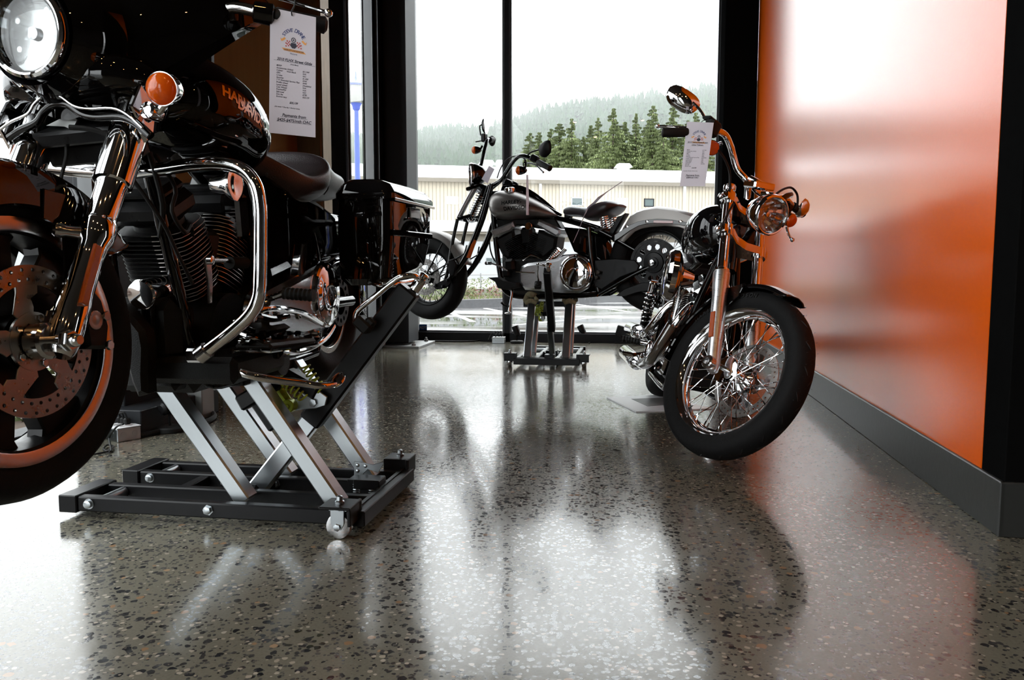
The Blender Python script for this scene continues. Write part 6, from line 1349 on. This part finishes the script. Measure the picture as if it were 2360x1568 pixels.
m = MB(); m.tube([P(1813, 524, .30, 1), P(1818, 542, .33, 1), P(1825, 552, .35, 1)], .006, 10); m.ell(P(1826, 553, .35, 1), (.010, .010, .010)); m.obj('lever_tip', 'chrome', b3, S3)
m = MB(); m.lathe(P(1826, 474, .33, 1), P(1848, 492, .42, 1)-P(1826, 474, .33, 1), [(0, .017), (.004, .019), (.10, .0185), (.105, .012)], 20); m.obj('grip', 'rubber2', b3, S3)
m = MB(); m.box(P(1812, 480, .27, 1), (.05, .05, .06), bev=.012); m.tube([P(1800, 462, .20, 1), P(1814, 452, .24, 1), P(1822, 449, .27, 1)], .0135, 12); m.obj('switch_housing', 'gloss', b3, S3)
m = MB(); m.tube([P(1786, 449, .05, 1), P(1806, 436, .12, 1), P(1824, 433, .2, 1), P(1837, 448, .25, 1), P(1838, 470, .27, 1), P(1833, 482, .28, 1)], .005, 8)
m.obj('clutch_cable', 'rubber2', b3, S3); m = MB(); m.tube([P(1656, 346, -.25, 1), P(1672, 370, -.2, 1), P(1682, 400, -.15, 1), P(1682, 440, -.12, 1), P(1686, 470, -.08, 1)], .005, 8); m.tube([P(1690, 470, -.1, 1), P(1668, 510, -.14, 1), P(1660, 540, -.15, 1), P(1668, 558, -.12, 1)], .004, 8); m.obj('cables', 'rubber2', b3, S3)
m = MB(); q = X(1750, 428, 1.40, 1); m.box(q, (.07, .11, .03), Matrix.Rotation(.35, 3, 'X'), .006); m.tube([X(1728, 412, 1.36, 1), X(1750, 424, 1.40, 1), X(1774, 444, 1.40, 1)], .014, 12); m.obj('bar_riser', 'chrome', b3, S3)
# tank, console, seat
m = MB(); TS = smooth_secs([(.60, 0, .79, .03, .03, .03), (.64, 0, .815, .10, .07, .07), (.76, 0, .85, .145, .105, .10), (.92, 0, .885, .168, .12, .125), (1.06, 0, .905, .165, .115, .13), (1.15, 0, .905, .13, .085, .10), (1.18, 0, .90, .05, .03, .03)], 5)
loft_x(m, TS, 40, 2.3); tank = m.obj('fuel_tank', 'gloss', b3, I3)
m = MB(); q = P(1607, 476, -.07); q = Vector((.95, -.07, .995)); m.lathe(q, (0, -.25, 1), [(-.02, .034), (.008, .036), (.016, .030), (.020, .026), (.024, .010)], 28); m.obj('fuel_cap', 'chrome', tank, I3)
m = MB(); m.tube([(1.14, 0, .985), (1.02, 0, 1.012), (.88, 0, .998), (.70, 0, .925)], [.025, .045, .045, .03], 16, flat=.5, up=(0, 1, 0)); m.obj('tank_console', 'chrome', b3, I3)
m = MB(); bt = bvh_of(tank); text_mesh(m, 'HARLEY', frame_T(V(.94, 0, .86), (1, 0, .05), ZA), .05, bold=.001); subdiv(m, 1); wrap(m, bt, (0, 1, 0), .5, .0012); m.obj('tank_lettering', 'chrome2', tank, I3)
m = MB(); loft_x(m, smooth_secs([(.66, 0, .77, .04, .02, .03), (.58, 0, .745, .10, .03, .05), (.40, 0, .715, .15, .03, .06), (.22, 0, .745, .14, .05, .07), (.05, 0, .775, .11, .04, .06), (-.12, 0, .785, .07, .03, .04), (-.2, 0, .785, .03, .01, .02)]), 28, 2.6); m.obj('seat', 'leather', b3, I3)
# frame
m = MB()
for sg in (1, -1):
    m.tube([(1.22, .03*sg, .80), (1.17, .07*sg, .62), (1.10, .11*sg, .35), (1.05, .12*sg, .20), (.95, .12*sg, .155), (.4, .12*sg, .16)], .016, 12)
    m.tube([(1.18, .03*sg, .86), (.8, .05*sg, .76), (.4, .12*sg, .64), (-.1, .13*sg, .64)], .016, 12); m.tube([(.42, .12*sg, .63), (.36, .13*sg, .40), (.40, .12*sg, .16)], .016, 12); m.tube([(.38, .13*sg, .30), (0, .14*sg, .33)], .018, 12)
m.cyl((1.26, 0, .72), (1.18, 0, .90), .034, seg=20); m.obj('frame', 'gloss', b3, I3)
# engine
Ce = V(.86, 0, .32)
for k, d_ in enumerate((Vector((sin(radians(22.5)), 0, cos(radians(22.5)))), Vector((-sin(radians(22.5)), 0, cos(radians(22.5)))))):
    co_, fi_ = MB(), MB(); finned_barrel(co_, fi_, Ce+d_*.13, d_, .080, .17, .0115, 1.15); cy = co_.obj('cylinder', 'wrinkle', b3, I3); fi_.obj('fin_edges', 'fins', cy, I3)
    Rm = Matrix.Rotation(atan2(d_.x, d_.z), 3, 'Y'); m = MB(); q = Ce+d_*.30; m.box(q+d_*.03, (.14, .17, .07), Rm, .022); m.box(q+d_*.08, (.11, .14, .04), Rm, .016); m.obj('rocker_cover', 'chrome', b3, I3)
m = MB(); m.cyl(Ce-YA*.11, Ce+YA*.13, .12, seg=40); m.box((.80, 0, .25), (.44, .22, .16), bev=.03); m.box((.55, 0, .32), (.22, .20, .20), bev=.03); m.obj('crankcase', 'wrinkle', b3, I3)
m = MB(); m.prism([Ce+V(x, -.125, z) for x, z in ((.15, -.05), (.16, .04), (.09, .10), (-.10, .10), (-.17, .03), (-.15, -.08), (-.04, -.12), (.08, -.11))], (0, .05, 0), .014); cvr = m.obj('cam_cover', 'chrome', b3, I3)
for sx in (-.10, .0, .10): m = MB(); m.tube([Ce+V(sx*.5, -.13, .08), Ce+V(sx*1.15, -.12, .30)], .008, 10, 1); m.obj('pushrod_tube', 'chrome', b3, I3)
m = MB(); q = P(1560, 637, -.20); m.lathe(q, -YA, [(-.07, .03), (-.02, .05), (0, .10), (.012, .112), (.036, .112), (.050, .100), (.056, .068), (.060, .01)], 44); m.obj('air_cleaner', 'chrome', b3, I3)
m = MB(); m.lathe(V(1.13, .0, .42), (1, 0, 0), [(-.02, .02), (0, .035), (.06, .037), (.07, .03)], 28); m.obj('oil_filter', 'black', b3, I3)
m = MB(); m.box((1.13, 0, .52), (.03, .14, .12), Matrix.Rotation(-.2, 3, 'Y'), .006); m.obj('regulator', 'black', b3, I3)
# exhausts: two staggered pipes on the right
e1 = [Ce+V(.17, -.06, .22), Ce+V(.25, -.10, .20)] + [P(a, b, y) for (a, b), y in zip(((1612, 684), (1580, 706), (1543, 735), (1520, 768), (1500, 800)), (-.17, -.20, -.22, -.24, -.25))]
E1 = [V(1.02, -.05, .56), V(1.09, -.10, .54), V(1.10, -.155, .44), V(1.00, -.185, .31), V(.82, -.20, .235), V(.55, -.215, .21)]
E2 = [V(.70, -.05, .56), V(.66, -.12, .54), V(.64, -.17, .46), V(.56, -.20, .385), V(.40, -.215, .36)]
m = MB(); m.tube(E1, .021, 16, 5); m.obj('exhaust_pipe', 'chrome', b3, I3)
m = MB(); m.tube(E2, .021, 16, 5); m.obj('exhaust_pipe', 'chrome', b3, I3)
m = MB(); m.lathe((.58, -.215, .212), (-1, 0, -.01), [(0, .022), (.05, .038), (.08, .042), (.78, .042), (.80, .030), (.72, .028)], 28); m.obj('silencer', 'chrome', b3, I3)
m = MB(); m.lathe((.44, -.215, .362), (-1, 0, -.02), [(0, .022), (.05, .038), (.08, .042), (.60, .042), (.62, .030), (.55, .028)], 28); m.obj('silencer', 'chrome', b3, I3)
for L_, r_ in (([V(1.115, -.16, .46), V(1.05, -.19, .35), V(.95, -.205, .275), V(.80, -.215, .235)], .027),):
    m = MB(); m.tube(L_, r_, 16, 5); m.obj('heat_shield', 'chrome2', b3, I3)
# rider controls on the right
m = MB(); m.lathe(V(.70, -.24, .33), (-.1, -1, 0), [(i*.007, .015 if i % 2 else .018) for i in range(15)], 18); m.obj('footpeg', 'rubber2', b3, I3)
m = MB(); m.tube([V(.72, -.14, .31), V(.71, -.20, .33), V(.70, -.25, .33)], .012, 12); m.tube([V(.72, -.17, .30), V(.82, -.24, .28), V(.88, -.29, .27)], .010, 10); m.box((.89, -.31, .275), (.06, .055, .02), bev=.008); m.ell(V(.76, -.20, .30), (.03, .02, .05)); m.lathe(V(.78, -.22, .26), (0, -1, 0), [(0, .022), (.02, .022), (.025, .012)], 18); m.obj('brake_pedal', 'chrome', b3, I3)
# rear end
Cr = R3.ra
m = MB().use('chrome'); m.lathe(Cr, YA, [(-.05, .205), (-.05, .216), (-.035, .210), (.035, .210), (.05, .216), (.05, .205), (.03, .19), (-.03, .19)], 60, cap=(0, 0), closed=True); radial(m, Cr, [(.04, -.03), (.19, -.02), (.195, .02), (.04, .03)], 9, .03, 0, .004); m.cyl(Cr-YA*.08, Cr+YA*.08, .05, seg=24); rw = m.obj('rear_wheel', None, b3, I3)
m = MB(); tyre(m, Cr, .33, .155, .212); m.obj('tyre', 'rubber', rw, I3)
carrier_disc(rw, I3, Cr, -.085, .146, .11, 5, .05, holes=30)
m = MB(); fender(m, Cr, 30, 165, .352, .185, .004, .05, 40); m.obj('rear_mudguard', 'gloss', b3, I3)
for sg in (-1, 1):
    m = MB(); m.prism([V(x, sg*.100, z) for x, z in ((.30, .62), (-.02, .70), (-.22, .66), (-.22, .64), (-.02, .66), (.30, .58))], (0, .010, 0), .003); m.obj('mudguard_strut', 'chrome', b3, I3)
    a, b = V(.02, sg*.165, .36), V(.13, sg*.165, .64); dd = (b-a).normalized()
    m = MB(); m.cyl(a, a+dd*.14, .024, seg=20); m.cyl(a, b, .010, seg=12); sh = m.obj('shock_absorber', 'black', b3, I3)
    m = MB(); m.lathe(b, -dd, [(-.01, .018), (.0, .026), (.05, .026), (.055, .020)], 20); m.cyl(b-YA*.02, b+YA*.02, .016, seg=16); m.obj('shock_top', 'chrome', sh, I3)
    m = MB(); m.spring(a+dd*.05, b-dd*.045, .029, .0048, 7.5, 8, 14); m.obj('spring', 'chrome', sh, I3)
m = MB(); m.prism([V(x, -.14, z) for x, z in ((.62, .50), (.45, .56), (.32, .50), (.34, .36), (.55, .34))], (0, .05, 0), .012); m.obj('battery_cover', 'chrome', b3, I3)
m = MB(); m.tube([V(.62, .20, .17), V(.60, .26, .08), V(.59, .30, .035)], .010, 10); m.ell(V(.59, .31, .03), (.03, .02, .008)); m.obj('side_stand', 'chrome2', b3, I3)
# price card
def W3(px, py, y): return R3.M @ R3.S @ R3.P(px, py, y, 1)
ref = W3(1605, 297, -.36); yk = ref.y-.05
cs = [onY(a, b, yk-k) for (a, b), k in zip(((1583.6, 280.5), (1645, 283), (1625, 429.5), (1566.6, 429.5)), (.0, .03, .03, .0))]
L3 = [('2010 FXDC Dyna Super', .50, .325, .078, 'CENTER', 'u'), ('Glide Custom', .50, .365, .078, 'CENTER', 'u')]
for i, (a, b) in enumerate((('MSRP:', '$17,999'), ('Accessories Added:', 'N/A'), ('Colour:', 'N/C'), ('ABS:', '$995'), ('Cruise:', 'N/A'), ('Security:', '$440'), ('7 Yr Extended Service Plan', '(Available)'), ('Profile wheel:', 'N/A'), ('Laced wheel:', 'N/A'), ('Cast Wheel:', 'N/C'), ('Freight/PDI', '$790'), ('Sub-total', '$18,789'), ('Doc fee', ''), ('Environ levy', ''))):
    v = .44+i*.0195; L3.append((a, .12, v, .046, 'LEFT')); L3.append((b, .72, v, .044, 'LEFT'))
L3 += [('$18,789', .48, .72, .055, 'CENTER', 'b'), ('plus taxes + Doc fee + Environ levies', .08, .765, .036, 'LEFT'), ('Payments from', .46, .84, .084, 'CENTER', 'u'), ('$289/mth OAC', .46, .875, .074, 'CENTER', 'b')]
price_tag(cs, L3, 'white price card hanging from the brake lever of the motorcycle beside the orange wall', 'printed price cards', cord=[onY(1614, 287, yk-.01), onY(1619, 279, yk-.01), onY(1628, 276, yk)])
